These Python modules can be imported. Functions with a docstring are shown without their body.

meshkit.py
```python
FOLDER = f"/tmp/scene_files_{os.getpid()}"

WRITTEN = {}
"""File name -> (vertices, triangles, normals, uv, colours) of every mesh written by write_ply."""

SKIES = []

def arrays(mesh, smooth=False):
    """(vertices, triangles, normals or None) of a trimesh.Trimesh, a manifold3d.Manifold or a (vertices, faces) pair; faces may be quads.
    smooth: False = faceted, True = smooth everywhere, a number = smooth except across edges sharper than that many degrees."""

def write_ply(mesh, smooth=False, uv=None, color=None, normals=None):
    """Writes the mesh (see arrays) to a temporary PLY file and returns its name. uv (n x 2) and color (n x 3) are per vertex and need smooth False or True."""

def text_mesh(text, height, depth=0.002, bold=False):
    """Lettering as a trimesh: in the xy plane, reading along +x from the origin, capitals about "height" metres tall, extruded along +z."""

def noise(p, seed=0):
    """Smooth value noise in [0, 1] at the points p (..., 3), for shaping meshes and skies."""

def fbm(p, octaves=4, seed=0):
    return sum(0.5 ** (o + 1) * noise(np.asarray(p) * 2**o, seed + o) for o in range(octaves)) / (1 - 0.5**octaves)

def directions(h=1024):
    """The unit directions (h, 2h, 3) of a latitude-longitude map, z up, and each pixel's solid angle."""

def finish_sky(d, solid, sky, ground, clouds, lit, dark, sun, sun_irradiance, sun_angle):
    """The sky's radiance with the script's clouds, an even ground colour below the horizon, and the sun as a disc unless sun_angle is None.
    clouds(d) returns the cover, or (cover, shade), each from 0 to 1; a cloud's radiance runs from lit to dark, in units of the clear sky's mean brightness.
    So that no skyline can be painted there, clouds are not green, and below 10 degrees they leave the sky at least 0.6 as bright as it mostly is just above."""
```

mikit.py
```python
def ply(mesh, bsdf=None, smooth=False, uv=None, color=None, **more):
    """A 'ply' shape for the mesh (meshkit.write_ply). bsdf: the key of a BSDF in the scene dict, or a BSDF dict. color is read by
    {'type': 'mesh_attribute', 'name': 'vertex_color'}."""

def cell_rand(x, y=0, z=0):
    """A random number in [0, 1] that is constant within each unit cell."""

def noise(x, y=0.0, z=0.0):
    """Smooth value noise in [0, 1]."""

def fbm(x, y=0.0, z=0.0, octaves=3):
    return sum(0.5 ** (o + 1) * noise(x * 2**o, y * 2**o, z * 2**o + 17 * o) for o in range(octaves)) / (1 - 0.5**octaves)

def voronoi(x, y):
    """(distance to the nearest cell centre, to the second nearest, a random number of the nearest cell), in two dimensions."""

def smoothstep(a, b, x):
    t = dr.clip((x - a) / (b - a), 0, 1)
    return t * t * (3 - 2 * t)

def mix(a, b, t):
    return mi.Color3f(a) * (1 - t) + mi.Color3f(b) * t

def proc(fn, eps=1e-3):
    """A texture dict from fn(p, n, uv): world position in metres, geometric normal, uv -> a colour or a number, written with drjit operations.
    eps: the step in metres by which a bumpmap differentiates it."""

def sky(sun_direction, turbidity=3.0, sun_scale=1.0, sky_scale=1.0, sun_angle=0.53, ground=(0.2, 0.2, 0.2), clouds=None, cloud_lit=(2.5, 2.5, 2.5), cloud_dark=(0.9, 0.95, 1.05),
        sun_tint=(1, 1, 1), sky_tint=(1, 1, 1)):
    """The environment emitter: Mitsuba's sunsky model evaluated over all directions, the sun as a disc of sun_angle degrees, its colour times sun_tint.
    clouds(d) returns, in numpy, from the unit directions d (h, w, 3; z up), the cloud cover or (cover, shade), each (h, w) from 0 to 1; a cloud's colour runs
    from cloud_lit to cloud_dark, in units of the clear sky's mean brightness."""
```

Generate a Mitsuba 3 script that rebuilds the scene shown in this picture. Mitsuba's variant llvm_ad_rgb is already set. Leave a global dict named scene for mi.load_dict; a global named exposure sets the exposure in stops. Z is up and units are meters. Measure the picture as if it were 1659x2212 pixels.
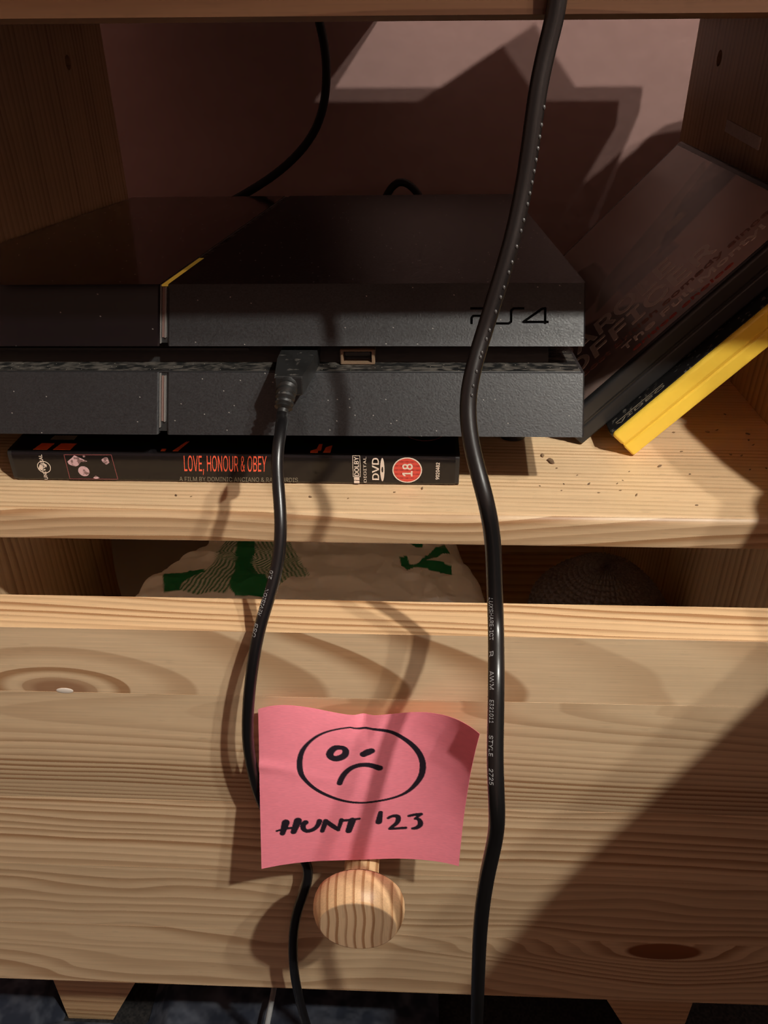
import math, random
import numpy as np, trimesh, manifold3d as m3, shapely, drjit as dr, mitsuba as mi
import mikit, meshkit
from mikit import noise, fbm, voronoi, smoothstep, mix
from shapely.geometry import Polygon, LineString, Point
from shapely.ops import unary_union
from scipy.interpolate import RectBivariateSpline, CubicSpline
T = mi.ScalarTransform4f
rng = random.Random(7)
scene, labels = {}, {}

# ---------------------------------------------------------------- camera, light, exposure
exposure = 0.0
PITCH, YAW, ROLL = (math.radians(v) for v in (31.617, 2.4317, 0.4771))
fwd = np.array([-math.sin(YAW) * math.cos(PITCH), math.cos(YAW) * math.cos(PITCH), -math.sin(PITCH)])
rgt = np.array([math.cos(YAW), math.sin(YAW), 0.0])
dwn = np.cross(fwd, rgt)
dwn = dwn * math.cos(ROLL) - rgt * math.sin(ROLL)
CAM = np.array([0.0, -0.272, 0.169])
scene['camera'] = {'type': 'perspective', 'fov': math.degrees(2 * math.atan(829.5 / 1738.5)), 'fov_axis': 'x', 'near_clip': 0.01, 'far_clip': 20.0,
                   'to_world': T().look_at(origin=CAM.tolist(), target=(CAM + fwd).tolist(), up=(-dwn).tolist())}
BULBS = [(0.49, -0.45, 0.755), (0.36, -0.45, 0.68)]         # two bare bulbs of a reading lamp to the right of the camera
BULB_R = 0.011
BULB_L = [[v * c for c in (1.0, 0.965, 0.87)] for v in (2750.0, 5500.0)]

# measured shapes: cord paths, note, bag outline, pen strokes, crumbs (metres)
BK = {"right_cord":[[0.04,0.12,0.189],[0.037,0.05,0.1886],[0.0345,-0.015,0.1888],[0.0325,-0.034,0.1885],[0.0315,-0.0425,0.1848],[0.03247,-0.0447,0.17297],[0.03123,-0.0447,0.16353],[0.02973,-0.04551,0.15465],[0.02883,-0.04642,0.14435],[0.02735,-0.048,0.12912],[0.0247,-0.051,0.11563],[0.02157,-0.0535,0.10389],[0.0188,-0.05618,0.09437],[0.01606,-0.06088,0.08539],[0.01493,-0.06441,0.07861],[0.01532,-0.06895,0.07087],[0.01793,-0.07489,0.06097],[0.02023,-0.07917,0.05382],[0.02223,-0.08061,0.04482],[0.02379,-0.08265,0.03018],[0.02464,-0.08775,0.0172],[0.02434,-0.09925,0.00972],[0.02415,-0.10781,0.00015],[0.02411,-0.11526,-0.0103],[0.02481,-0.1205,-0.0214],[0.02535,-0.1205,-0.03362],[0.02433,-0.1205,-0.04998],[0.02352,-0.1205,-0.07247],[0.02443,-0.11817,-0.10547],[0.02646,-0.11507,-0.15185],[0.0281,-0.113,-0.18737]],"left_cord":[[-0.04529,-0.02222,0.05019],[-0.04553,-0.034,0.04469],[-0.0448,-0.04173,0.03487],[-0.04381,-0.0485,0.02641],[-0.04435,-0.05377,0.01701],[-0.04706,-0.05979,0.00617],[-0.05037,-0.06462,-0.00377],[-0.0534,-0.06839,-0.01685],[-0.05626,-0.07053,-0.03422],[-0.05804,-0.07106,-0.05203],[-0.05806,-0.07011,-0.07023],[-0.05608,-0.06759,-0.09295],[-0.04927,-0.065,-0.11448],[-0.04208,-0.065,-0.13383],[-0.04682,-0.06812,-0.15683],[-0.05037,-0.07105,-0.17993],[-0.05104,-0.07119,-0.20969],[-0.04919,-0.07,-0.24473],[-0.04614,-0.06,-0.30769]],"back_cord":[[-0.07318,0.392,0.1873],[-0.07156,0.392,0.16814],[-0.06835,0.392,0.15258],[-0.0674,0.392,0.13659],[-0.07006,0.392,0.11556],[-0.07679,0.392,0.09849],[-0.0893,0.392,0.08252],[-0.10823,0.392,0.06708],[-0.13885,0.392,0.04949],[-0.17024,0.392,0.03342]],"note_net":[[[-0.05492,-0.0635,-0.04374],[-0.03585,-0.0645,-0.04144],[-0.01692,-0.0635,-0.04601],[0.00306,-0.066,-0.04097],[0.02274,-0.085,-0.03104]],[[-0.05564,-0.0725,-0.07491],[-0.03638,-0.0725,-0.07391],[-0.01704,-0.0715,-0.07539],[0.00219,-0.073,-0.07205],[0.02059,-0.08,-0.06677]],[[-0.05731,-0.079,-0.11451],[-0.03833,-0.077,-0.11241],[-0.01935,-0.0758,-0.11207],[0.00055,-0.0768,-0.10913],[0.01944,-0.079,-0.10937]]],"strokes":[[[0.4352,0.0867,0.551],[0.4141,0.0939,0.566],[0.3925,0.1024,0.582],[0.3709,0.1124,0.597],[0.3494,0.1239,0.612],[0.3283,0.137,0.642],[0.3077,0.1518,0.689],[0.288,0.1684,0.735],[0.2694,0.187,0.801],[0.252,0.2077,0.884],[0.2359,0.23,0.97],[0.2214,0.2541,1.145],[0.2096,0.2798,1.32],[0.2014,0.3072,1.45],[0.197,0.3359,1.557],[0.1957,0.365,1.649],[0.1975,0.3937,1.605],[0.2036,0.4207,1.49],[0.2142,0.4455,1.316],[0.2276,0.4678,1.207],[0.243,0.4878,1.149],[0.2599,0.5057,1.096],[0.278,0.5215,1.066],[0.2971,0.5354,1.036],[0.317,0.5477,1.011],[0.3374,0.5586,0.986],[0.3583,0.5683,0.958],[0.3796,0.577,0.915],[0.4012,0.5844,0.872],[0.423,0.5905,0.829],[0.4452,0.595,0.81],[0.4675,0.598,0.792],[0.4899,0.5993,0.774],[0.5123,0.5991,0.758],[0.5345,0.5975,0.758],[0.5566,0.5946,0.758],[0.5786,0.5908,0.758],[0.6005,0.5863,0.774],[0.6222,0.5809,0.791],[0.6436,0.5741,0.809],[0.6646,0.5657,0.826],[0.6851,0.5552,0.928],[0.7046,0.5419,1.035],[0.7225,0.5251,1.166],[0.7384,0.5049,1.339],[0.7525,0.4819,1.513],[0.7648,0.457,1.618],[0.7743,0.4297,1.722],[0.7797,0.4001,1.757],[0.781,0.3693,1.791],[0.7781,0.3385,1.741],[0.7715,0.3086,1.692],[0.7616,0.2807,1.641],[0.7489,0.255,1.588],[0.7342,0.2314,1.534],[0.7181,0.2097,1.453],[0.701,0.1896,1.356],[0.6832,0.1705,1.259],[0.6648,0.1522,1.219],[0.6459,0.1355,1.193],[0.6261,0.1217,1.165],[0.6055,0.1115,1.13],[0.5845,0.1043,1.088],[0.5633,0.0993,1.017],[0.542,0.096,0.946],[0.5207,0.0939,0.875],[0.4993,0.0925,0.8],[0.4779,0.0914,0.717],[0.4565,0.0897,0.634],[0.4352,0.0867,0.551]],[[0.3747,0.2357,1.791],[0.368,0.2371,1.827],[0.3599,0.2435,1.862],[0.3517,0.2533,1.897],[0.3444,0.2651,1.935],[0.3393,0.2776,1.989],[0.3377,0.2895,2.044],[0.3405,0.2994,2.067],[0.3472,0.3066,2.067],[0.3559,0.3109,2.067],[0.3648,0.3118,2.067],[0.3734,0.3099,2.067],[0.382,0.3059,2.067],[0.3906,0.3004,2.051],[0.399,0.2938,2.013],[0.4062,0.2855,1.975],[0.4115,0.2751,1.938],[0.414,0.2624,1.885],[0.4132,0.2495,1.828],[0.4088,0.2397,1.771],[0.4014,0.2346,1.714],[0.3922,0.2332,1.657],[0.3828,0.234,1.72],[0.3747,0.2357,1.791]],[[0.4983,0.2701,2.205],[0.5177,0.2579,2.48],[0.5345,0.2486,2.067]],[[0.3853,0.4697,1.653],[0.3898,0.4516,1.653],[0.3957,0.4341,1.653],[0.4028,0.4175,1.637],[0.4111,0.4019,1.589],[0.4205,0.3876,1.541],[0.431,0.3749,1.516],[0.4425,0.364,1.516],[0.4547,0.3552,1.516],[0.4675,0.3485,1.53],[0.4808,0.3442,1.574],[0.4943,0.3422,1.617],[0.5078,0.3424,1.663],[0.5212,0.3446,1.717],[0.5346,0.3485,1.771],[0.5478,0.3537,1.857],[0.5608,0.3599,1.962],[0.5737,0.3667,2.067]],[[0.1265,0.7285,2.342],[0.1098,0.7954,1.653]],[[0.1864,0.7194,2.342],[0.1651,0.7902,1.791]],[[0.0815,0.7782,0.689],[0.1208,0.7667,0.827],[0.1828,0.7609,0.965]],[[0.2233,0.7318,1.791],[0.2142,0.7414,1.73],[0.211,0.7556,1.669],[0.213,0.7706,1.542],[0.2193,0.7826,1.39],[0.229,0.7885,1.378],[0.2403,0.7889,1.378],[0.2518,0.7856,1.378],[0.262,0.78,1.378],[0.271,0.7722,1.378],[0.2785,0.7625,1.412],[0.2846,0.751,1.492],[0.2893,0.7377,1.573],[0.2924,0.7229,1.653]],[[0.3069,0.7913,1.378],[0.3231,0.7228,1.653]],[[0.3231,0.7228,1.516],[0.3608,0.7591,1.653],[0.3863,0.7837,1.24]],[[0.3863,0.7837,1.102],[0.3999,0.7152,1.378]],[[0.3966,0.7201,1.102],[0.4455,0.7165,0.965],[0.4872,0.7096,0.827]],[[0.4526,0.7202,2.205],[0.4379,0.7917,1.929]],[[0.5886,0.6722,1.378],[0.5829,0.7363,1.929]],[[0.6288,0.711,0.965],[0.6353,0.7047,1.033],[0.6453,0.6993,1.101],[0.6567,0.6964,1.228],[0.6674,0.6972,1.358],[0.6753,0.7031,1.487],[0.6786,0.715,1.516],[0.6778,0.7295,1.516],[0.6741,0.742,1.448],[0.6683,0.7522,1.379],[0.6612,0.7609,1.31],[0.6536,0.7689,1.24],[0.6462,0.7769,1.103],[0.6397,0.7859,0.965]],[[0.6397,0.7859,0.965],[0.6807,0.7846,0.965],[0.7164,0.7825,1.102]],[[0.7294,0.6998,0.965],[0.741,0.6961,1.012],[0.7527,0.6931,1.06],[0.7645,0.6907,1.102],[0.7763,0.6889,1.102],[0.7883,0.6877,1.102]],[[0.7867,0.6902,0.965],[0.7602,0.718,0.827]],[[0.7603,0.7204,0.827],[0.7711,0.7191,1.062],[0.7802,0.7259,1.298],[0.7865,0.7378,1.468],[0.7889,0.7517,1.605],[0.7865,0.7643,1.586],[0.7799,0.7744,1.482],[0.7708,0.7818,1.378],[0.7608,0.7861,1.172],[0.7517,0.7872,0.965]]],"bag_left":[[-0.14675,0.04408],[-0.14773,0.05167],[-0.14486,0.06775],[-0.13825,0.08413],[-0.13326,0.09141],[-0.12743,0.08887],[-0.12355,0.10276],[-0.12125,0.11339],[-0.11591,0.12865]],"bag_right":[[0.04269,0.04406],[0.03952,0.05708],[0.0368,0.07706],[0.03156,0.0942],[0.02717,0.11021],[0.02384,0.12728]],"green":[[[-0.13156,0.06812],[-0.11423,0.07446],[-0.10972,0.07333],[-0.11963,0.06114],[-0.11912,0.0525],[-0.12675,0.05227]],[[-0.10008,0.11397],[-0.09365,0.11414],[-0.08982,0.10463],[-0.08742,0.09541],[-0.0874,0.08512],[-0.08004,0.07166],[-0.07522,0.06483],[-0.07439,0.05225],[-0.08979,0.0518],[-0.09412,0.0579],[-0.095,0.06589],[-0.09475,0.07333],[-0.09739,0.0906]],[[-0.00564,0.08092],[-0.00706,0.08868],[-0.00303,0.09056],[-0.0017,0.08447],[0.00057,0.08324],[0.00306,0.08461],[0.00634,0.0895],[0.0092,0.09808],[0.01395,0.10466],[0.01794,0.10853],[0.02076,0.09841],[0.01632,0.09512],[0.01115,0.09007],[0.00758,0.08647],[0.01361,0.0862],[0.02108,0.08468],[0.02126,0.07537],[0.01469,0.07811],[0.00605,0.07955],[0.00059,0.0794],[-0.0026,0.07678]],[[-0.0018,0.11664],[0.00539,0.11684],[0.00562,0.10444],[0.00224,0.10388],[-0.00064,0.10661]]],"stripes":[[[-0.10731,0.11377],[-0.09928,0.11399],[-0.09662,0.09063],[-0.0941,0.07126],[-0.09484,0.0532],[-0.11912,0.0525],[-0.11963,0.06114],[-0.10972,0.07333],[-0.10716,0.0881]],[[-0.09365,0.11414],[-0.07466,0.11466],[-0.0641,0.09153],[-0.05452,0.07114],[-0.06352,0.06842],[-0.06988,0.0586],[-0.07522,0.06483],[-0.08199,0.0758],[-0.08664,0.08514],[-0.08742,0.09541]]],"stripe_dir":[[[-0.1115,0.05272],[-0.10178,0.09961]],[[-0.08345,0.08435],[-0.0687,0.05395]]],"crumbs":[[0.05789,0.05225,0.00104],[0.06084,0.04657,0.00161],[0.06243,0.04059,0.00046],[0.07048,0.03453,0.00046],[0.07409,0.02696,0.00058],[0.06355,0.02669,0.00035],[0.0532,0.02485,0.00023],[0.08606,0.02766,0.00046],[0.08619,0.02181,0.00046],[0.09345,0.03842,0.00035],[0.08899,0.03053,0.00035],[0.09204,0.01815,0.00069],[0.07679,0.01965,0.00035],[0.06176,0.02118,0.00023],[0.11438,0.01062,0.00046],[0.11892,0.03658,0.00046],[0.10781,0.04342,0.00092],[0.12118,0.05786,0.00046],[0.1389,0.07832,0.0008],[0.14389,0.08044,0.00069],[0.15352,0.09845,0.00058],[0.15718,0.07676,0.00069],[0.15526,0.0699,0.00069],[0.15574,0.06517,0.00058],[0.14224,0.05521,0.00058],[0.1469,0.05443,0.00058],[0.14612,0.04142,0.00046],[0.15357,0.04287,0.00046],[-0.04261,0.01314,0.00069],[-0.02683,0.01243,0.00035],[-0.0079,0.01784,0.00046],[0.00368,0.02123,0.00069],[-0.0986,0.01281,0.00058],[-0.09204,0.01223,0.00035],[0.12284,0.07744,0.00058]],"card":[[-0.19515,0.1592],[-0.18836,0.14049],[-0.18061,0.12049],[-0.17357,0.10411],[-0.16614,0.08868],[-0.15977,0.07615]],"hat":[0.11027,0.10783,-0.145],"z_of":{"R1290":0.02499,"R1392":0.01406,"R1414":0.01241,"R1424":0.01166,"R1452":0.00953,"R1486":0.00627,"R1508":0.00417,"R1560":-0.0009,"R1586":-0.00361,"R1630":-0.00821,"R1656":-0.01104,"R1686":-0.01474,"L1372":-0.00737,"L1346":-0.0032,"L1328":-0.00065,"L1273":0.00712,"L1251":0.0101,"L1233":0.01254},"right_py":[-200,-180,-150,-120,-90,-10.0,90.0,180.0,280.0,420.0,540.0,640.0,720.0,800.0,860.0,930.0,1020.0,1085.0,1150.0,1250.0,1350.0,1450.0,1550.0,1650.0,1740.0,1800.0,1875.0,1970.0,2080.0,2212.0,2300.0],"angL":0.75,"flipL":1,"angR":0.75,"flipR":1,"angB0":-0.6,"angB1":0.1}

# ---------------------------------------------------------------- helpers
def add(key, shape, label=None, category=None, group=None, kind=None):
    scene[key] = shape
    tag(key, label, category, group, kind)

def tag(key, label=None, category=None, group=None, kind=None):
    d = {k: v for k, v in (('label', label), ('category', category), ('group', group), ('kind', kind)) if v}
    if d:
        labels[key] = {**labels.get(key, {}), **d}

def num(name, i):
    return name if i == 0 else f'{name}_{i:03d}'

def tm(man):
    m = man.to_mesh()
    return trimesh.Trimesh(m.vert_properties[:, :3], m.tri_verts, process=False)

def man(mesh):
    mesh = mesh.copy(); mesh.merge_vertices()
    return m3.Manifold(m3.Mesh(np.asarray(mesh.vertices, np.float32), np.asarray(mesh.faces, np.uint32)))

def box(x0, x1, y0, y1, z0, z1, b=0.0008):
    """Box with chamfered edges."""
    c, h = np.array([x0 + x1, y0 + y1, z0 + z1]) / 2, np.array([x1 - x0, y1 - y0, z1 - z0]) / 2
    b = min(b, 0.45 * h.min())
    pts = []
    for s in np.array(np.meshgrid([-1, 1], [-1, 1], [-1, 1])).reshape(3, -1).T:
        for k in range(3):
            v = h - b; v[k] = h[k]
            pts.append(c + s * v)
    return trimesh.convex.convex_hull(np.array(pts))

def rbox(x0, x1, y0, y1, z0, z1, r, n=2):
    s = trimesh.creation.icosphere(subdivisions=n, radius=r).vertices
    pts = [s + [x, y, z] for x in (x0 + r, x1 - r) for y in (y0 + r, y1 - r) for z in (z0 + r, z1 - r)]
    return trimesh.convex.convex_hull(np.vstack(pts))

def prism(poly, depth):
    return trimesh.creation.extrude_polygon(poly, depth, engine='earcut')

def cat(ms):
    return trimesh.util.concatenate(ms)

def frame(mesh, O, X, Y, Z):
    """Puts local (x, y, z) at O + x X + y Y + z Z."""
    m = mesh.copy(); v = np.asarray(m.vertices)
    m.vertices = np.asarray(O) + v[:, :1] * np.asarray(X) + v[:, 1:2] * np.asarray(Y) + v[:, 2:3] * np.asarray(Z)
    return m

def lettering(text, A, B, C, out, depth=0.00012, bold=False):
    """Flat print whose bounding box runs from A (lower left) to B (lower right) and C (upper left), proud along out."""
    t = meshkit.text_mesh(text, 1.0, 1.0, bold)
    lo, hi = t.bounds
    v = (np.asarray(t.vertices) - lo) / (hi - lo)
    A, B, C, out = (np.asarray(k, float) for k in (A, B, C, out))
    t.vertices = A + v[:, :1] * (B - A) + v[:, 1:2] * (C - A) + (v[:, 2:3] * depth) * out
    return t

def lathe(profile, n=48):
    p = np.asarray(profile, float)
    a = np.linspace(0, 2 * np.pi, n, endpoint=False)
    v = np.stack([p[:, None, 0] * np.cos(a), p[:, None, 0] * np.sin(a), np.repeat(p[:, 1:2], n, 1)], -1).reshape(-1, 3)
    f = []
    for i in range(len(p) - 1):
        j = np.arange(n); k = (j + 1) % n
        f += [np.stack([i * n + j, i * n + k, (i + 1) * n + k], 1), np.stack([i * n + j, (i + 1) * n + k, (i + 1) * n + j], 1)]
    return trimesh.Trimesh(v, np.vstack(f), process=False)

def spline(pts, n):
    pts = np.asarray(pts, float)
    t = np.r_[0, np.cumsum(np.linalg.norm(np.diff(pts, axis=0), axis=1))]
    cs = CubicSpline(t, pts)
    return cs(np.linspace(0, t[-1], n))

def frames(c, up):
    t = np.gradient(c, axis=0); t /= np.linalg.norm(t, axis=1, keepdims=True)
    e1 = [np.cross(np.cross(t[0], up), t[0])]
    e1[0] = e1[0] / np.linalg.norm(e1[0])
    for k in range(1, len(c)):
        e = e1[-1] - t[k] * (e1[-1] @ t[k]); e1.append(e / np.linalg.norm(e))
    e1 = np.array(e1)
    return t, e1, np.cross(t, e1)

def tube(pts, r, n=300, sides=20, up=(0, -1, 0)):
    c = spline(pts, n); t, e1, e2 = frames(c, np.array(up, float))
    a = np.linspace(0, 2 * np.pi, sides, endpoint=False)
    rr = np.broadcast_to(r, n)[:, None, None]
    v = c[:, None] + rr * (np.cos(a)[None, :, None] * e1[:, None] + np.sin(a)[None, :, None] * e2[:, None])
    v = np.vstack([v.reshape(-1, 3), c[:1], c[-1:]])
    f = []
    j = np.arange(sides); k = (j + 1) % sides
    for i in range(n - 1):
        f += [np.stack([i * sides + j, i * sides + k, (i + 1) * sides + k], 1), np.stack([i * sides + j, (i + 1) * sides + k, (i + 1) * sides + j], 1)]
    f += [np.stack([k, j, j * 0 + n * sides], 1), np.stack([(n - 1) * sides + j, (n - 1) * sides + k, j * 0 + n * sides + 1], 1)]
    return trimesh.Trimesh(v, np.vstack(f), process=False), (c, e1, e2)

def wrap(mesh, path, r, side, lift=0.00006):
    """Bends flat lettering (x along the cord in metres from its start, y across it) around the side of a cord that faces the direction side."""
    c = path[0]
    tg = np.gradient(c, axis=0); tg /= np.linalg.norm(tg, axis=1, keepdims=True)
    e1 = np.asarray(side) - tg * (tg @ np.asarray(side))[:, None]; e1 /= np.linalg.norm(e1, axis=1, keepdims=True)
    e2 = np.cross(tg, e1)
    s = np.r_[0, np.cumsum(np.linalg.norm(np.diff(c, axis=0), axis=1))]
    v = np.asarray(mesh.vertices)
    C, E1, E2 = (np.stack([np.interp(v[:, 0], s, q[:, k]) for k in range(3)], 1) for q in (c, e1, e2))
    a = v[:, 1] / r
    mesh = mesh.copy()
    mesh.vertices = C + (r + lift * (v[:, 2:3] > 0) - 0.00005 * (v[:, 2:3] <= 0)) * (np.cos(a)[:, None] * E1 + np.sin(a)[:, None] * E2)
    return mesh

def grid(P):
    """Triangles of a (rows, columns, 3) array of points."""
    h, w = P.shape[:2]
    i = np.arange(h * w).reshape(h, w)
    a, b, c, d = i[:-1, :-1].ravel(), i[:-1, 1:].ravel(), i[1:, 1:].ravel(), i[1:, :-1].ravel()
    return P.reshape(-1, 3), np.vstack([np.stack([a, b, c], 1), np.stack([a, c, d], 1)])

def bsdf(name, color, rough=0.5, metal=0.0, spec=0.5, bump=None, bump_scale=1.0, two=True, **more):
    col = {'type': 'rgb', 'value': list(color)} if not isinstance(color, dict) else color
    b = {'type': 'principled', 'base_color': col, 'roughness': rough, 'metallic': metal, 'specular': spec, **more}
    if bump is not None:
        b = {'type': 'bumpmap', 'arbitrary': bump, 'scale': bump_scale, 'bsdf': b}
    scene[name] = {'type': 'twosided', 'bsdf': b} if two else b

# ---------------------------------------------------------------- materials
EARLY, LATE, KNOT = (0.67, 0.485, 0.295), (0.385, 0.215, 0.105), (0.20, 0.075, 0.03)

def ring_shade(g, lo=0.35):
    r = g - dr.floor(g)
    return smoothstep(lo, 0.9, r) * (1 - smoothstep(0.93, 1.0, r)) * (0.35 + 1.05 * mikit.cell_rand(g, 3, 5))

def pine(x, a, b, late, warm=0.0, gain=1.0):
    """Pine: x runs with the grain, a and b across it."""
    fib = noise(x * 55, a * 2600, b * 2600)
    mot = noise(x * 9, a * 70 + 3, b * 70)
    pore = smoothstep(0.80, 0.95, noise(x * 140 + 9, a * 1500, b * 1500))
    c = mix(EARLY, LATE, dr.clip(late, 0, 1)) * ((0.90 + 0.14 * fib) * (0.93 + 0.14 * mot) * gain) * (1 - 0.10 * pore)
    return c * mi.Color3f(1 + 0.10 * warm, 1 - 0.04 * warm, 1 - 0.18 * warm)

def front_wood(p, n, uv):
    x, y, z = p.x, p.y, p.z
    w = fbm(x * 9, z * 30, 0.3)
    w2 = noise(x * 22 + 5, z * 90, 1.7)
    zz = z + 0.022 * x
    # board 1: long tongues round the half knot on its lower joint
    q = (z + 0.0395) * (2.5 + 14 * dr.maximum(x + 0.08, 0.0)) + 0.010 * (w - 0.5)
    e = dr.sqrt(dr.square(x + 0.126 + 0.012 * (w2 - 0.5)) + dr.square(q) + 1e-8)
    g1 = dr.log(e / 0.0985); g1 = dr.select(g1 > 0, g1 / math.log(1.31), g1 / math.log(1.9))
    l1 = ring_shade(g1, 0.35) * (0.75 + 0.40 * noise(x * 14, z * 60, 4.0)) * smoothstep(0.006, 0.020, e + 0.02 * (w - 0.4))
    k1 = 1 - smoothstep(0.008, 0.017, e)
    # board 2: opens to the right, dense dark lines at its lower edge
    s = dr.maximum(-0.0435 - zz + 0.004 * (w - 0.5), 0.0)
    g2 = 3.0 * dr.power(s / 0.020 + 1e-4, 1.62) - 26 * (x - 0.042) * dr.exp(-s / 0.016) + 0.5 * w2
    l2 = ring_shade(g2, 0.30) * (0.45 + 0.85 * smoothstep(0.012, 0.046, s))
    # board 3: even, nearly straight lines
    g3 = zz / 0.0047 + 1.6 * w + 0.30 * w2 + 1.5 * noise(z * 130, 3.0)
    l3 = ring_shade(g3, 0.15) * (0.62 + 0.40 * noise(x * 6, z * 50, 7.0))
    # board 4: fine wavy lines
    g4 = zz / 0.0062 + 3.6 * fbm(x * 10 + 3, z * 16, 2.0) + 0.5 * w2 + 2.0 * noise(z * 110, 7.0)
    l4 = ring_shade(g4, 0.1) * (0.26 + 0.50 * noise(x * 9, z * 45, 9.0))
    # board 5: rings round the big knot, lines below
    e5 = dr.square((x - 0.117) / 0.034) + dr.square((z + 0.1938) / 0.0130)
    g5 = zz / 0.0068 + 6.5 * dr.exp(-e5 * 0.22) + 3.4 * fbm(x * 8 + 1, z * 18, 6.0) + 0.4 * w2 + 1.5 * noise(z * 120, 9.0)
    l5 = ring_shade(g5, 0.2) * (0.45 + 0.45 * noise(x * 7, z * 45, 12.0))
    k5 = 1 - smoothstep(0.20, 0.30, e5 + 0.10 * (w2 - 0.5))
    b1, b2, b3, b4 = z > -0.0405, z > -0.099, z > -0.143, z > -0.1875
    late = dr.select(b1, l1, dr.select(b2, l2, dr.select(b3, l3, dr.select(b4, l4, l5))))
    tone = dr.select(b1, 1.02, dr.select(b2, 0.99 - 0.17 * smoothstep(0.022, 0.050, s) - 0.07 * noise(x * 12, z * 60, 2.0), dr.select(b3, 1.03, dr.select(b4, 0.95, 0.97))))
    knot = dr.select(b1, 0.75 * k1, dr.select(b4, 0.0, k5))
    # the upper edge shows the board's edge grain
    gt = (y + 0.035 * x) / 0.0034 + 2.6 * fbm(x * 7, y * 60, 5.0)
    lt = ring_shade(gt, 0.3) * (0.50 + 0.70 * noise(x * 9, y * 120, 3.0))
    top = n.z > 0.6
    late = dr.select(top, lt, late)
    knot = dr.select(top, 0.0, knot)
    c = pine(x, z, y, late, dr.select(top, 0.6, -0.1), tone)
    # the reddish heartwood patch above the note
    patch = smoothstep(-0.06, -0.01, x) * (1 - smoothstep(0.010, 0.036, x)) * smoothstep(-0.062, -0.046, z) * (1 - smoothstep(-0.0420, -0.0400, z))
    c = c * mix((1, 1, 1), (1.06, 0.84, 0.74), patch * dr.select(top, 0.0, 0.9))
    return c * (1 - knot) + mi.Color3f(KNOT) * (0.8 + 0.5 * w2) * knot

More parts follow.
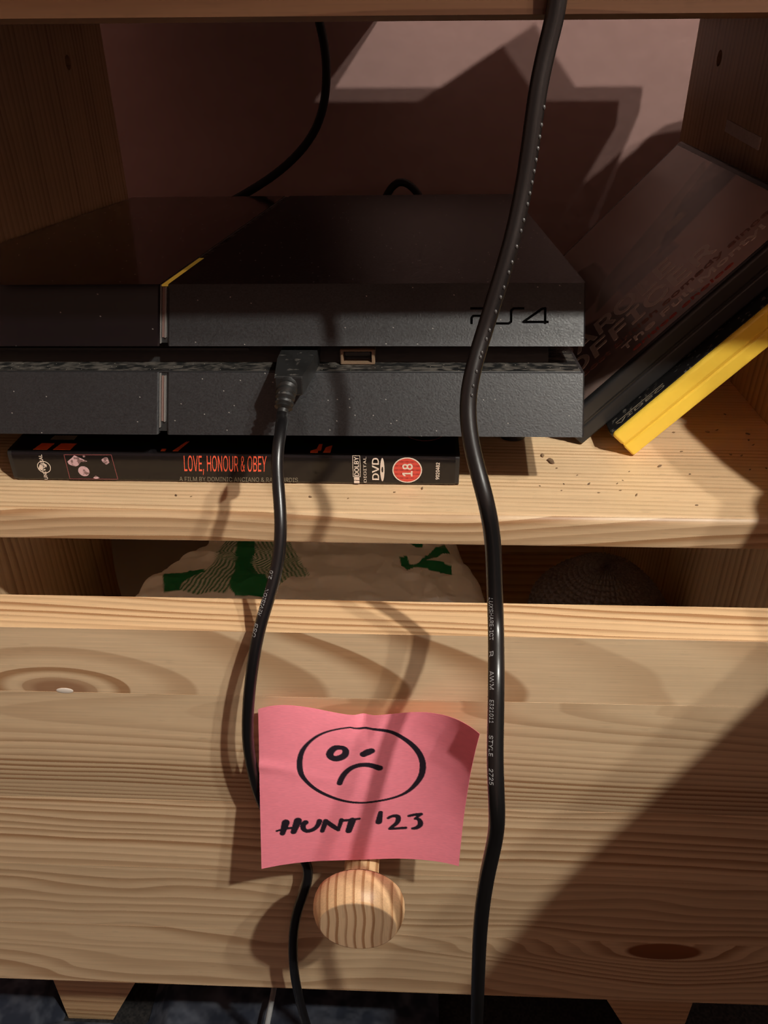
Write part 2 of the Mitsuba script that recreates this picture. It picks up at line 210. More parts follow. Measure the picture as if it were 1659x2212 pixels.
def shelf_wood(p, n, uv):
    x, y, z = p.x, p.y, p.z
    w = fbm(x * 6, y * 25, 3.3)
    w2 = noise(x * 20 + 5, y * 90, 2.7)
    gt = y / 0.0031 + 0.02 * x / 0.0031 + 1.6 * w + 0.3 * w2
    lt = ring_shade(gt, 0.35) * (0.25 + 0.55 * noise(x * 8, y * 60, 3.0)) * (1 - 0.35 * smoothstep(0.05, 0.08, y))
    gf = z / 0.0042 + 0.9 * dr.sin(x * 21 + 1.0) * smoothstep(-0.3, 0.1, x + 0.05) + 1.5 * fbm(x * 9, z * 20, 8.0) - x * 4
    lf = ring_shade(gf, 0.05) * 0.85
    front = n.y < -0.6
    gb = ring_shade(y / 0.0105 + 0.8 * fbm(x * 5, 2.0, 1.0), 0.2) * 0.35
    return pine(x, y, z, dr.select(front, lf + 0.08, lt + 0.12 * gb), dr.select(front, 0.1, 0.25), dr.select(front, 0.95, 1.06))

def board_wood(p, n, uv):
    """Uprights and drawer sides: grain runs up or along."""
    x, y, z = p.x, p.y, p.z
    side = dr.abs(n.x) > 0.6
    w = fbm(y * 18, z * 7, x * 4)
    gv = y / 0.006 + 2.4 * w
    gh = z / 0.005 + 2.0 * fbm(x * 6, z * 22, 4.0) + y / 0.009
    late = ring_shade(dr.select(side, gv, gh), 0.2) * 0.6
    return dr.select(side, pine(z, y, x, late, 0.6, 0.80), pine(x, z, y, late, 0.6, 0.80))

def drawer_wood(p, n, uv):
    return board_wood(p, n, uv) * mi.Color3f(1.22, 1.28, 1.36)

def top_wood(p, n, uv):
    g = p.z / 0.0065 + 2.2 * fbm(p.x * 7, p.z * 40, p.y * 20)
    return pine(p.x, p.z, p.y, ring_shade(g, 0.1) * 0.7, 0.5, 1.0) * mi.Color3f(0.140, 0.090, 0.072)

def knob_wood(p, n, uv):
    w = fbm(p.x * 40, p.z * 25, p.y * 25)
    g = (p.x + 0.0186 + 0.0004 * dr.sin(p.z * 230) + 0.0010 * (w - 0.5)) / 0.0034 + 0.12
    late = ring_shade(g, 0.55) * 1.6
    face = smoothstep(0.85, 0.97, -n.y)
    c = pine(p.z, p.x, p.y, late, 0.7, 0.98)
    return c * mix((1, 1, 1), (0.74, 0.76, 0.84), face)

def wood_bump(p, n, uv):
    return 0.00006 * noise(p.x * 70, p.y * 2300, p.z * 2300)

for key, fn in (('mat_front', front_wood), ('mat_shelf', shelf_wood), ('mat_board', board_wood), ('mat_drawer', drawer_wood), ('mat_top', top_wood), ('mat_knob', knob_wood)):
    bsdf(key, mikit.proc(fn), 0.42, spec=0.4, two=True)

def plaster(p, n, uv):
    return mix((0.275, 0.165, 0.148), (0.305, 0.187, 0.168), fbm(p.x * 60, p.y * 60, p.z * 60))
bsdf('mat_wall', mikit.proc(plaster), 0.8, spec=0.2, bump=mikit.proc(lambda p, n, uv: 0.0006 * fbm(p.x * 130, p.y * 130, p.z * 130)))
bsdf('mat_room', (0.60, 0.42, 0.38), 0.85, spec=0.2)
bsdf('mat_ceiling', (0.62, 0.50, 0.44), 0.85, spec=0.2)
bsdf('mat_carpet', mikit.proc(lambda p, n, uv: mix((0.012, 0.012, 0.013), (0.03, 0.027, 0.026), noise(p.x * 900, p.y * 900))), 0.95, spec=0.1)

def speck(p, scale, amount):
    d, _, k = voronoi(p.x * scale + p.z * scale * 0.37, p.z * scale + p.y * scale * 0.71)
    return (1 - smoothstep(0.04, 0.09, d)) * dr.select(k < amount, 1.0, 0.0)

def console_plastic(p, n, uv):
    g = noise(p.x * 2000, p.y * 2000, p.z * 2000)
    s = speck(p, 260.0, 0.05)
    return mi.Color3f(0.016, 0.0160, 0.0175) * (0.72 + 0.56 * g) + mi.Color3f(0.22, 0.20, 0.18) * s

def grain_bump(p, n, uv):
    return 0.00003 * noise(p.x * 1900, p.y * 1900, p.z * 1900)
def console_rough(p, n, uv):
    return 0.33 + 0.20 * noise(p.x * 1700, p.y * 1700, p.z * 1700)
bsdf('mat_console', mikit.proc(console_plastic), mikit.proc(console_rough), spec=0.54, bump=mikit.proc(grain_bump, 1e-4))
bsdf('mat_console_side', (0.022, 0.021, 0.022), 0.5)
bsdf('mat_gloss', mikit.proc(lambda p, n, uv: mi.Color3f(0.004, 0.003, 0.004) + mi.Color3f(0.2, 0.18, 0.17) * speck(p, 230.0, 0.06)), 0.10, spec=0.55)

def dusty(p, n, uv):
    up = smoothstep(0.5, 0.9, n.z)
    d = smoothstep(0.35, 0.75, fbm(p.x * 300, p.y * 500, p.z * 300)) * up
    s = speck(p, 420.0, 0.16) * up
    return mi.Color3f(0.008, 0.008, 0.008) + mi.Color3f(0.075, 0.065, 0.055) * d + mi.Color3f(0.35, 0.31, 0.26) * s
bsdf('mat_slot', mikit.proc(dusty), 0.5)
bsdf('mat_pit', (0.0025, 0.0022, 0.0022), 0.9, spec=0.05)
bsdf('mat_black', (0.010, 0.0095, 0.0095), 0.38, spec=0.5)
bsdf('mat_plug', mikit.proc(lambda p, n, uv: mi.Color3f(0.012, 0.0118, 0.0115) + mi.Color3f(0.10, 0.09, 0.08) * smoothstep(0.60, 0.86, fbm(p.x * 420, p.y * 420, p.z * 420)) * smoothstep(0.2, 0.8, n.z)), 0.45)
bsdf('mat_cord', (0.006, 0.0055, 0.006), 0.33, spec=0.55)
bsdf('mat_cord_thick', (0.006, 0.0055, 0.0055), 0.33, spec=0.55)
bsdf('mat_cord_matt', (0.006, 0.0055, 0.0055), 0.6, spec=0.3)
bsdf('mat_bump', (0.05, 0.05, 0.05), 0.3, spec=1.0)
bsdf('mat_print_grey', (0.30, 0.30, 0.30), 0.6)
bsdf('mat_bar', (0.16, 0.10, 0.085), 0.3)
bsdf('mat_metal', (0.20, 0.13, 0.08), 0.6, metal=0.3)
bsdf('mat_edge', (0.16, 0.15, 0.14), 0.35)
bsdf('mat_sleeve', (0.008, 0.007, 0.008), 0.13, spec=0.5)
bsdf('mat_case', (0.016, 0.0155, 0.016), 0.40)
bsdf('mat_yellow', (0.86, 0.58, 0.065), 0.33, spec=0.5)
bsdf('mat_red', (0.86, 0.12, 0.06), 0.4)
bsdf('mat_orange', (0.85, 0.13, 0.035), 0.35)
bsdf('mat_cream', (0.72, 0.60, 0.50), 0.45)
bsdf('mat_dim', (0.20, 0.17, 0.12), 0.45)
bsdf('mat_frame', (0.22, 0.06, 0.06), 0.45)
bsdf('mat_photo', mikit.proc(lambda p, n, uv: mix((0.60, 0.40, 0.42), (0.20, 0.12, 0.12), smoothstep(0.45, 0.7, fbm(p.x * 700, p.z * 700, 1.0)))), 0.4)
bsdf('mat_badge', mikit.proc(lambda p, n, uv: mix((0.62, 0.07, 0.05), (0.36, 0.03, 0.025), smoothstep(0.30, 0.36, dr.abs(p.z * 520 - dr.floor(p.z * 520) - 0.5)) * dr.select(dr.floor(p.x * 900) - 2 * dr.floor(p.x * 450) > 0.5, 1.0, 0.55))), 0.4)
bsdf('mat_vertex', {'type': 'mesh_attribute', 'name': 'vertex_color'}, 0.75, spec=0.2)
bsdf('mat_bag', {'type': 'mesh_attribute', 'name': 'vertex_color'}, 0.42, spec=0.4)
bsdf('mat_cover', {'type': 'mesh_attribute', 'name': 'vertex_color'}, 0.24, spec=0.4)
bsdf('mat_knit', mikit.proc(lambda p, n, uv: mix((0.13, 0.10, 0.088), (0.24, 0.19, 0.17), noise(p.x * 900, p.y * 900, p.z * 900))), 0.95, spec=0.1)
bsdf('mat_paper', (0.24, 0.20, 0.17), 0.8)
bsdf('mat_label', mikit.proc(lambda p, n, uv: mix((0.62, 0.52, 0.46), (0.80, 0.70, 0.62), fbm(p.y * 500, p.z * 900))), 0.7)
bsdf('mat_cloth', mikit.proc(lambda p, n, uv: mix((0.020, 0.024, 0.036), (0.065, 0.072, 0.090), smoothstep(0.3, 0.8, fbm(p.x * 130, p.y * 130, p.z * 130)))), 0.95, spec=0.1)
bsdf('mat_crumb', mikit.proc(lambda p, n, uv: mix((0.10, 0.055, 0.03), (0.34, 0.21, 0.11), noise(p.x * 160, p.y * 160))), 0.8)
bsdf('mat_hole', (0.018, 0.013, 0.010), 0.8)
bsdf('mat_filler', (0.62, 0.55, 0.47), 0.7)
bsdf('mat_skin', (0.50, 0.30, 0.22), 0.6)
bsdf('mat_shirt', (0.05, 0.05, 0.07), 0.9)
bsdf('mat_brown', (0.06, 0.04, 0.03), 0.7)
bsdf('mat_hair', (0.05, 0.03, 0.02), 0.6)
bsdf('mat_denim', (0.06, 0.08, 0.14), 0.9)
bsdf('mat_clothes', (0.50, 0.32, 0.27), 0.9)
bsdf('mat_lamp', (0.25, 0.25, 0.25), 0.4, metal=0.7)

# ---------------------------------------------------------------- the setting
FLOOR_Z, WALL_Y = -0.3575, 0.46
RX, RY, RZ = 1.5, -2.0, 1.75
add('wall_back', mikit.ply(box(-RX, RX, WALL_Y, WALL_Y + 0.1, FLOOR_Z, RZ, 0.001), 'mat_wall'), 'pink plastered wall behind the cabinet', kind='structure')
add('floor', mikit.ply(box(-RX, RX, RY, WALL_Y, FLOOR_Z - 0.05, FLOOR_Z, 0.001), 'mat_carpet'), 'dark carpet under the cabinet', kind='structure')
add('ceiling', mikit.ply(box(-RX, RX, RY, WALL_Y, RZ, RZ + 0.05, 0.001), 'mat_ceiling'), 'pale ceiling', kind='structure')
add('wall_left', mikit.ply(box(-RX - 0.1, -RX, RY, WALL_Y, FLOOR_Z, RZ, 0.001), 'mat_room'), 'red painted wall on the left', kind='structure')
add('wall_right', mikit.ply(box(RX, RX + 0.1, RY, WALL_Y, FLOOR_Z, RZ, 0.001), 'mat_room'), 'red painted wall on the right', kind='structure')
add('wall_front', mikit.ply(box(-RX, RX, RY - 0.1, RY, FLOOR_Z, RZ, 0.001), 'mat_room'), 'red painted wall opposite the cabinet', kind='structure')

# ---------------------------------------------------------------- the pine cabinet
XL, XR, REAR, REAR_R = -0.2190, 0.1703, 0.365, 0.310
tag('tv_cabinet', 'pine television cabinet with one open shelf above a half-open drawer', 'cabinet')
C = 'tv_cabinet__'
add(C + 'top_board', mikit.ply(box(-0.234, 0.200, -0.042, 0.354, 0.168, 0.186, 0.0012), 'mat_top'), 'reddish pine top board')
for i, (x0, x1, xi, s, hy) in enumerate(((XL - 0.0145, XL, XL, -1, 0.2946), (XR, XR + 0.0145, XR, 1, 0.2596))):
    panel = man(box(x0, x1, -0.002, REAR_R if i else REAR, -0.262, 0.1678, 0.0008))
    hole = m3.Manifold.cylinder(0.02, 0.0042, 0.0042, 32).rotate([0, 90, 0])
    panel = panel - hole.translate([xi - 0.008 if s > 0 else xi - 0.012, hy, 0.1475 if i else 0.146])
    add(C + num('side_panel', i), mikit.ply(tm(panel), 'mat_board', smooth=30))
    cup = tm(m3.Manifold.cylinder(0.001, 0.0041, 0.0041, 24).rotate([0, 90, 0]).translate([xi + (0.0075 if s > 0 else -0.0085), hy, 0.1475 if i else 0.146]))
    add(C + num('side_panel', i) + '__peg_hole', mikit.ply(cup, 'mat_hole'), 'dark peg hole')
sh = [(0.0035 * (1 - math.cos(a)), -0.0035 * (1 - math.sin(a))) for a in np.linspace(0, math.pi / 2, 7)]
prof = Polygon([(y, z) for y, z in sh] + [(REAR_R - 0.002, 0), (REAR_R - 0.002, -0.0145), (0.0018, -0.0145), (0.0004, -0.0138), (0, -0.0125)])
shelf = frame(prism(prof, XR - XL - 0.0004), (XL + 0.0002, 0, 0), (0, 1, 0), (0, 0, 1), (1, 0, 0))
shelf.fix_normals()
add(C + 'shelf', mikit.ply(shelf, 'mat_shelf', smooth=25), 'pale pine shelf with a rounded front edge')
add(C + 'bottom_rail', mikit.ply(box(XL, XR, 0.0, 0.016, -0.262, -0.244, 0.001), 'mat_board'))
for i, (xa, xb, xc) in enumerate(((-0.2085, -0.1598, -0.1806), (0.1642, 0.1155, 0.1363))):
    pts = [(xa, -0.2622), (xb, -0.2622), (xb, -0.3145), (xc, FLOOR_Z + 0.0005), (xa, FLOOR_Z + 0.0005)]
    ft = frame(prism(Polygon(pts), 0.022), (0, 0.002, 0), (1, 0, 0), (0, 0, 1), (0, -1, 0)); ft.fix_normals()
    add(C + num('foot', i), mikit.ply(ft, 'mat_board'), 'tapered pine foot')

# drawer, pulled out a little: front of five glued boards, sides, base, back, knob
DY0, DY1 = -0.0605, -0.0422
D = C + 'drawer'
tray = cat([box(-0.200, 0.158, DY1, 0.295, -0.222, -0.214, 0.0005), box(-0.200, 0.158, 0.285, 0.295, -0.214, -0.03, 0.0005)])
add(D, mikit.ply(tray, 'mat_drawer'), 'pine drawer standing slightly open')
for i, (x0, x1) in enumerate(((-0.2150, -0.2), (0.158, 0.1695))):
    add(D + '__' + num('side_board', i), mikit.ply(box(x0, x1, DY1, 0.295, -0.222, -0.028, 0.0008), 'mat_drawer'))
zs = [-0.0103, -0.0405, -0.099, -0.143, -0.1875, -0.2363]
for i in range(5):
    z1, z0 = zs[i] , zs[i + 1]
    m = box(-0.2335, 0.2015, DY0, DY1, z0, z1, 0.00004)
    add(D + '__' + num('front_board', i), mikit.ply(m, 'mat_front'))
chip = trimesh.creation.icosphere(2, 1.0); chip.apply_scale([0.0032, 0.0004, 0.0013]); chip.apply_translation([-0.1262, DY0 - 0.00005, -0.0398])
add(D + '__knot_chip', mikit.ply(chip, 'mat_filler', smooth=True), 'white chip in a knot')
kp = [(0.0, 0.0005), (0.0085, 0.0005), (0.0079, 0.003), (0.0070, 0.008), (0.0069, 0.014), (0.0076, 0.0205), (0.0110, 0.0226), (0.0150, 0.0234), (0.0167, 0.0252), (0.01745, 0.0275), (0.0176, 0.0298), (0.0173, 0.0320), (0.0165, 0.0342), (0.0152, 0.0364), (0.0146, 0.0370), (0.0140, 0.0372), (0.0, 0.0374)]
kn = frame(lathe(kp, 64), (-0.0186, DY0 + 0.0004, -0.1215), (1, 0, 0), (0, 0, 1), (0, -1, 0)); kn.fix_normals()
add(D + '__knob', mikit.ply(kn, 'mat_knob', smooth=40), 'turned pine knob')

# ---------------------------------------------------------------- games console, tipped up by the case under it
PO = np.array([0.0660, 0.0446, 0.0801])
PA, PD, PN = np.array([0.9999, -0.0112, 0.0102]), np.array([0.0112, 0.9973, -0.0732]), np.array([-0.0094, 0.0733, 0.9973])
PD = PD - PA * (PD @ PA); PD /= np.linalg.norm(PD); PA /= np.linalg.norm(PA); PN = np.cross(PA, PD)
PA, PD, PN = (1.035 * v for v in (PA, PD, PN))
K = 'game_console__'
tag('game_console', 'black slanted games console lying on the shelf, propped on a DVD case', 'games console')
SL = 0.0264 / 0.0518
def slab(s0, s1, n0, n1, inset=0.0, back=0.3048, ch=0.0006):
    """A piece of the slanted body between two heights (n is 0 at the top and falls)."""
    pts = []
    for s, a in ((s0, 1), (s1, -1)):
        for n in (n0, n1):
            sg = -1 if n == n0 else 1
            for dd, b in ((SL * n + inset, 1), (SL * n + back - inset, -1)):
                pts += [(s + a * ch, dd, n), (s, dd + b * ch, n), (s, dd + sg * 0 + SL * ch * sg, n + sg * ch)] if ch else [(s, dd, n)]
                if ch:
                    pts[-1] = (s, dd + b * ch + SL * sg * ch, n + sg * ch); pts.append((s + a * ch, dd + SL * sg * ch, n + sg * ch))
    return trimesh.convex.convex_hull(np.array(pts))
def con(m):
    return frame(m, PO, PA, PD, PN)
SPL0, SPL1, WL = -0.1630, -0.1596, -0.275
FN = np.cross([1, 0, 0], [0, SL, 1.0]); FN /= np.linalg.norm(FN)          # out of the slanted front, console axes
FU = np.array([0, SL, 1.0]) / math.hypot(1, SL)
upper = man(slab(SPL1, 0, 0, -0.0213))
# engraved emblem
def eng(lines, w):
    return unary_union([LineString(l).buffer(w / 2, cap_style=2, join_style=1) for l in lines])
u = lambda n: (n * math.hypot(1, SL))
em = eng([[(-0.0432, u(-0.0085)), (-0.0350, u(-0.0085)), (-0.0338, u(-0.0092)), (-0.0338, u(-0.0102)), (-0.0350, u(-0.0110)), (-0.0420, u(-0.0110)), (-0.0427, u(-0.0117)), (-0.0427, u(-0.0138))],
          [(-0.0352, u(-0.0136)), (-0.0287, u(-0.0136)), (-0.0278, u(-0.0130)), (-0.0278, u(-0.0092)), (-0.0268, u(-0.0085)), (-0.0229, u(-0.0085))],
          [(-0.0150, u(-0.0138)), (-0.0150, u(-0.0085)), (-0.0160, u(-0.0085)), (-0.0232, u(-0.0131)), (-0.0137, u(-0.0131))]], 0.0009)
cut = cat([prism(g, 0.0022) for g in getattr(em, 'geoms', [em])])
cut = frame(cut, -FN * 0.0012, (1, 0, 0), FU, FN)
upper = upper - man(cut)
add(K + 'upper_shell', mikit.ply(con(tm(upper)), 'mat_console', smooth=20), 'matt black upper half with the engraved letters PS4')
fl = frame(cat([prism(g, 0.0002) for g in getattr(em, 'geoms', [em])]), -FN * 0.00125, (1, 0, 0), FU, FN)
add(K + 'upper_shell__emblem', mikit.ply(con(fl), 'mat_pit'), 'engraved PS4 lettering')
add(K + 'glossy_cover', mikit.ply(con(slab(WL, SPL0, 0, -0.0213)), 'mat_gloss', smooth=20), 'glossy black upper cover')
low = [slab(SPL1, 0, -0.0303, -0.0518), slab(WL, SPL0, -0.0303, -0.0518)]
for i, m in enumerate(low):
    add(K + num('lower_shell', i), mikit.ply(con(m), 'mat_console', smooth=20))
core = slab(WL + 0.012, -0.012, -0.0205, -0.0312, inset=0.0125, ch=0)
rb = [slab(SPL0 - 0.0002, SPL1 + 0.0002, -0.0004, -0.0205, inset=0.0016, ch=0), slab(SPL0 - 0.0002, SPL1 + 0.0002, -0.0308, -0.0510, inset=0.0016, ch=0)]
add(K + 'core', mikit.ply(con(cat([core] + rb)), 'mat_slot'), 'dusty black recess round the waist')
add(K + 'ledge', mikit.ply(con(slab(WL + 0.0012, -0.0012, -0.02998, -0.0306, inset=0.0010, ch=0)), 'mat_slot'), 'dust-covered ledge above the lower half')
base = slab(WL + 0.03, -0.03, -0.0510, -0.0575, inset=0.04, ch=0)
add(K + 'base_plate', mikit.ply(con(base), 'mat_console_side'))
for i, (n0, n1) in enumerate(((-0.0012, -0.0185), (-0.0318, -0.0475))):
    for j, (sa, sb) in enumerate(((SPL0 + 0.0002, SPL0 + 0.0006), (SPL1 - 0.0014, SPL1 - 0.0008))):
        add(K + num('trim_strip', 2 * i + j), mikit.ply(con(slab(sa, sb, n0 + (0.001 if j == 0 else 0), n1 - (0.002 if j == 0 else 0), inset=0.0004, ch=0)), 'mat_edge'), 'thin pale edge strip')
    add(K + num('button_strip', i), mikit.ply(con(slab(SPL0 + 0.0008, SPL1 - 0.0016, n0, n1, inset=0.0011, ch=0)), 'mat_bar'), 'dark red button strip')
for i, (d0, d1, e) in enumerate(((0.0006, 0.030, 0.115), (0.030, 0.058, 0.06))):
    lb = trimesh.creation.box(extents=(0.0024, d1 - d0, 0.0006)); lb.apply_translation(((SPL0 + SPL1) / 2, (d0 + d1) / 2, -0.0006))
    add(K + num('light_bar', i), {**mikit.ply(con(lb), 'mat_black'), 'emitter': {'type': 'area', 'radiance': {'type': 'rgb', 'value': [1.7 * e, 0.85 * e, 0.10 * e]}}}, 'glowing amber light bar')
# sockets in the waist
sx = -0.0865
sock = tm(man(box(sx - 0.0068, sx + 0.0068, -0.0066, 0.004, -0.0300, -0.0238, 0.0004)) - man(box(sx - 0.0056, sx + 0.0056, -0.010, 0.003, -0.0290, -0.0246, 0)))
add(K + 'usb_port', mikit.ply(con(sock), 'mat_metal', smooth=20), 'empty brass coloured port')
add(K + 'usb_port__tongue', mikit.ply(con(box(sx - 0.0052, sx + 0.0052, -0.0050, 0.0028, -0.0268, -0.0250, 0.0003)), 'mat_black'))
add(K + 'disc_slot', mikit.ply(con(box(-0.258, -0.130, -0.0008, 0.004, -0.0262, -0.0246, 0.0003)), 'mat_black'), 'long disc slot')
for i, (s, d, n0, n1, r) in enumerate(((-0.02, 0.05, -0.0518, -0.0560, 0.006), (-0.25, 0.05, -0.0518, -0.0545, 0.006), (-0.02, 0.25, -0.0518, -0.0620, 0.006), (-0.25, 0.25, -0.0518, -0.0600, 0.006))):
    top_p = PO + PA * s + PD * (d - 0.02) + PN * -0.0512
    zb = 0.0146 if i < 2 and top_p[0] < 0.017 else 0.0004
    cyl = trimesh.creation.cylinder(radius=r, height=top_p[2] - zb, sections=32); cyl.apply_translation([top_p[0], top_p[1], (top_p[2] + zb) / 2])
    add(K + num('foot', i), mikit.ply(cyl, 'mat_black', smooth=30))

# ---------------------------------------------------------------- the DVD case under the console
SY = 0.0236
V = 'dvd_case__'
tag('dvd_case', 'black DVD case with red lettering lying flat under the games console', 'DVD case')
def case_profile(t, w, r):
    return Polygon([(0, 0), (w, 0), (w, t), (0, t)]).buffer(-r).buffer(r, quad_segs=6)
body = frame(prism(case_profile(0.0141, 0.134, 0.0020), 0.1905), (-0.1715, SY + 0.0002, 0.0002), (0, 1, 0), (0, 0, 1), (1, 0, 0)); body.fix_normals()
add(V + 'case', mikit.ply(body, 'mat_case', smooth=30), 'black plastic case')
sl = frame(prism(case_profile(0.0145, 0.1337, 0.0021), 0.1870), (-0.1697, SY, 0.0), (0, 1, 0), (0, 0, 1), (1, 0, 0)); sl.fix_normals()
add(V + 'sleeve', mikit.ply(sl, 'mat_sleeve', smooth=30), 'glossy black printed sleeve')
OUT = (0, -1, 0)
def sp(x, z):
    return (x, SY - 0.00004, z)
def spine_print(name, m, mat, label=None):
    add(V + name, mikit.ply(m, mat), label)
add(V + 'title', mikit.ply(lettering('LOVE, HONOUR & OBEY', sp(-0.0971, 0.0041), sp(-0.0622, 0.0043), sp(-0.0962, 0.0133), OUT), 'mat_red'), 'red title lettering LOVE, HONOUR & OBEY')
add(V + 'credit', mikit.ply(lettering('A FILM BY DOMINIC ANCIANO & RAY BURDIS', sp(-0.0997, 0.0010), sp(-0.0490, 0.0012), sp(-0.0995, 0.0031), OUT), 'mat_dim'), 'small grey credit line')
add(V + 'studio_name', mikit.ply(lettering('UNIVERSAL', sp(-0.1566, 0.0010), sp(-0.1566, 0.0130), sp(-0.1581, 0.0010), OUT, 0.0002), 'mat_cream'), 'studio name UNIVERSAL')
def disc2d(poly, name, mat, label, depth=0.00012):
    ms = [frame(prism(g, depth), (0, SY - 0.00003, 0), (1, 0, 0), (0, 0, 1), (0, -1, 0)) for g in getattr(poly, 'geoms', [poly])]
    m = cat(ms); m.fix_normals()
    add(V + name, mikit.ply(m, mat), label)
gl = Point(-0.1570, 0.0070).buffer(0.0029, quad_segs=12)
land = unary_union([Polygon([(-0.1596, 0.0060), (-0.1586, 0.0082), (-0.1575, 0.0074), (-0.1580, 0.0052)]), Polygon([(-0.1571, 0.0092), (-0.1556, 0.0080), (-0.1560, 0.0068), (-0.1569, 0.0080)])])
disc2d(gl.difference(Point(-0.1570, 0.0070).buffer(0.0026, quad_segs=12)).union(land.intersection(gl)), 'globe', 'mat_cream', 'globe emblem', 0.0001)
fr = [(-0.14709, 0.0130), (-0.12693, 0.0132), (-0.1262, 0.0016), (-0.1470, 0.0014)]
disc2d(LineString(fr + [fr[0]]).buffer(0.00013), 'photo_frame', 'mat_frame', 'thin red frame')
bl = [Polygon([(-0.1463, 0.0098), (-0.1440, 0.0116), (-0.1428, 0.0128), (-0.1405, 0.0115), (-0.1378, 0.0100), (-0.1395, 0.0096), (-0.1404, 0.0098), (-0.1420, 0.0080), (-0.1434, 0.0074), (-0.1450, 0.0080), (-0.1460, 0.0086)]),
      Point(-0.1402, 0.0052).buffer(0.0024), Polygon([(-0.1316, 0.0108), (-0.1300, 0.0120), (-0.1288, 0.0118), (-0.1284, 0.0095), (-0.1298, 0.0085), (-0.1310, 0.0096)]), Point(-0.1387, 0.0124).buffer(0.0005), Polygon([(-0.1368, 0.0020), (-0.1355, 0.0032), (-0.1340, 0.0020), (-0.1354, 0.0014)])]
disc2d(unary_union(bl), 'photo', 'mat_photo', 'pale blurred figures')
add(V + 'sound_name', mikit.ply(cat([lettering('DOLBY', sp(-0.0229, 0.0046), sp(-0.0229, 0.0136), sp(-0.0249, 0.0046), OUT, bold=True), lettering('DIGITAL', sp(-0.0198, 0.0015), sp(-0.0198, 0.0137), sp(-0.0210, 0.0015), OUT)]), 'mat_cream'), 'DOLBY DIGITAL lettering')
dd = unary_union([LineString([(-0.0254, 0.0042), (-0.0254, 0.0141), (-0.0224, 0.0141), (-0.0224, 0.0042), (-0.0254, 0.0042)]).buffer(0.00012)] + [Polygon([(-0.0251, z), (-0.0251, z + 0.0013), (-0.0228, z + 0.0013), (-0.0228, z)]) for z in (0.0010, 0.0026)])
disc2d(dd, 'sound_mark', 'mat_cream', 'sound system mark')
add(V + 'format_mark', mikit.ply(lettering('DVD', sp(-0.0145, 0.0027), sp(-0.0145, 0.0132), sp(-0.0174, 0.0027), OUT, bold=True), 'mat_cream'), 'DVD lettering')
from shapely import affinity
ov = affinity.scale(Point(-0.0131, 0.0077).buffer(1.0, quad_segs=12), 0.0009, 0.0055)
disc2d(ov.difference(affinity.scale(Point(-0.0131, 0.0077).buffer(1.0), 0.00035, 0.0014)), 'format_disc', 'mat_cream', 'flattened disc emblem')
cc = (-0.0027, 0.0076)
disc2d(affinity.scale(Point(*cc).buffer(1.0, quad_segs=16), 0.0062, 0.0060), 'rating_badge', 'mat_cream', 'white ring of the age badge', 0.00010)
disc2d(affinity.scale(Point(*cc).buffer(1.0, quad_segs=16), 0.0057, 0.0055), 'rating_badge__disc', 'mat_badge', 'red disc', 0.00016)
add(V + 'rating_badge__number', mikit.ply(lettering('18', sp(-0.0004, 0.0047), sp(-0.0004, 0.0107), sp(-0.0048, 0.0047), OUT, 0.00022, True), 'mat_cream'), 'white number 18')
add(V + 'catalogue_number', mikit.ply(lettering('9020482', sp(0.0108, 0.0033), sp(0.0108, 0.0113), sp(0.0092, 0.0033), OUT, bold=True), 'mat_cream'), 'number 9020482')
def topflat(polys, name, mat, label):
    m = cat([frame(prism(Polygon(q), 0.0001), (0, 0, 0.01447), (1, 0, 0), (0, 1, 0), (0, 0, 1)) for q in polys])
    add(V + name, mikit.ply(m, mat), label)
for i_, q_ in enumerate([[(-0.1606, 0.0250), (-0.1545, 0.0250), (-0.1535, 0.0310), (-0.1592, 0.0310)], [(-0.1521, 0.0250), (-0.1447, 0.0250), (-0.1440, 0.0310), (-0.1508, 0.0310)], [(-0.1012, 0.0250), (-0.0988, 0.0250), (-0.0962, 0.0340), (-0.0975, 0.0340)],
         [(-0.1062, 0.0250), (-0.1042, 0.0250), (-0.1042, 0.0270), (-0.1062, 0.0270)], [(-0.0432, 0.0250), (-0.0400, 0.0250), (-0.0400, 0.0270), (-0.0388, 0.0270), (-0.0388, 0.0330), (-0.0403, 0.0330), (-0.0408, 0.0285), (-0.0432, 0.0268)], [(-0.0378, 0.0252), (-0.0348, 0.0252), (-0.0345, 0.0320), (-0.0372, 0.0300)]]):
    topflat([q_], num('cover_mark', i_), 'mat_orange', 'orange red cover mark')
topflat([[(-0.1570, 0.0345), (-0.1465, 0.0345), (-0.1465, 0.0385), (-0.1565, 0.0385)]], 'cover_strip', 'mat_dim', None)
rbg = Point(0.0046, 0.0455).buffer(0.0085, quad_segs=12).difference(Point(0.0046, 0.0455).buffer(0.0080, quad_segs=12))
m = frame(prism(rbg, 0.0001), (0, 0, 0.01447), (1, 0, 0), (0, 1, 0), (0, 0, 1)); add(V + 'cover_badge', mikit.ply(m, 'mat_frame'))

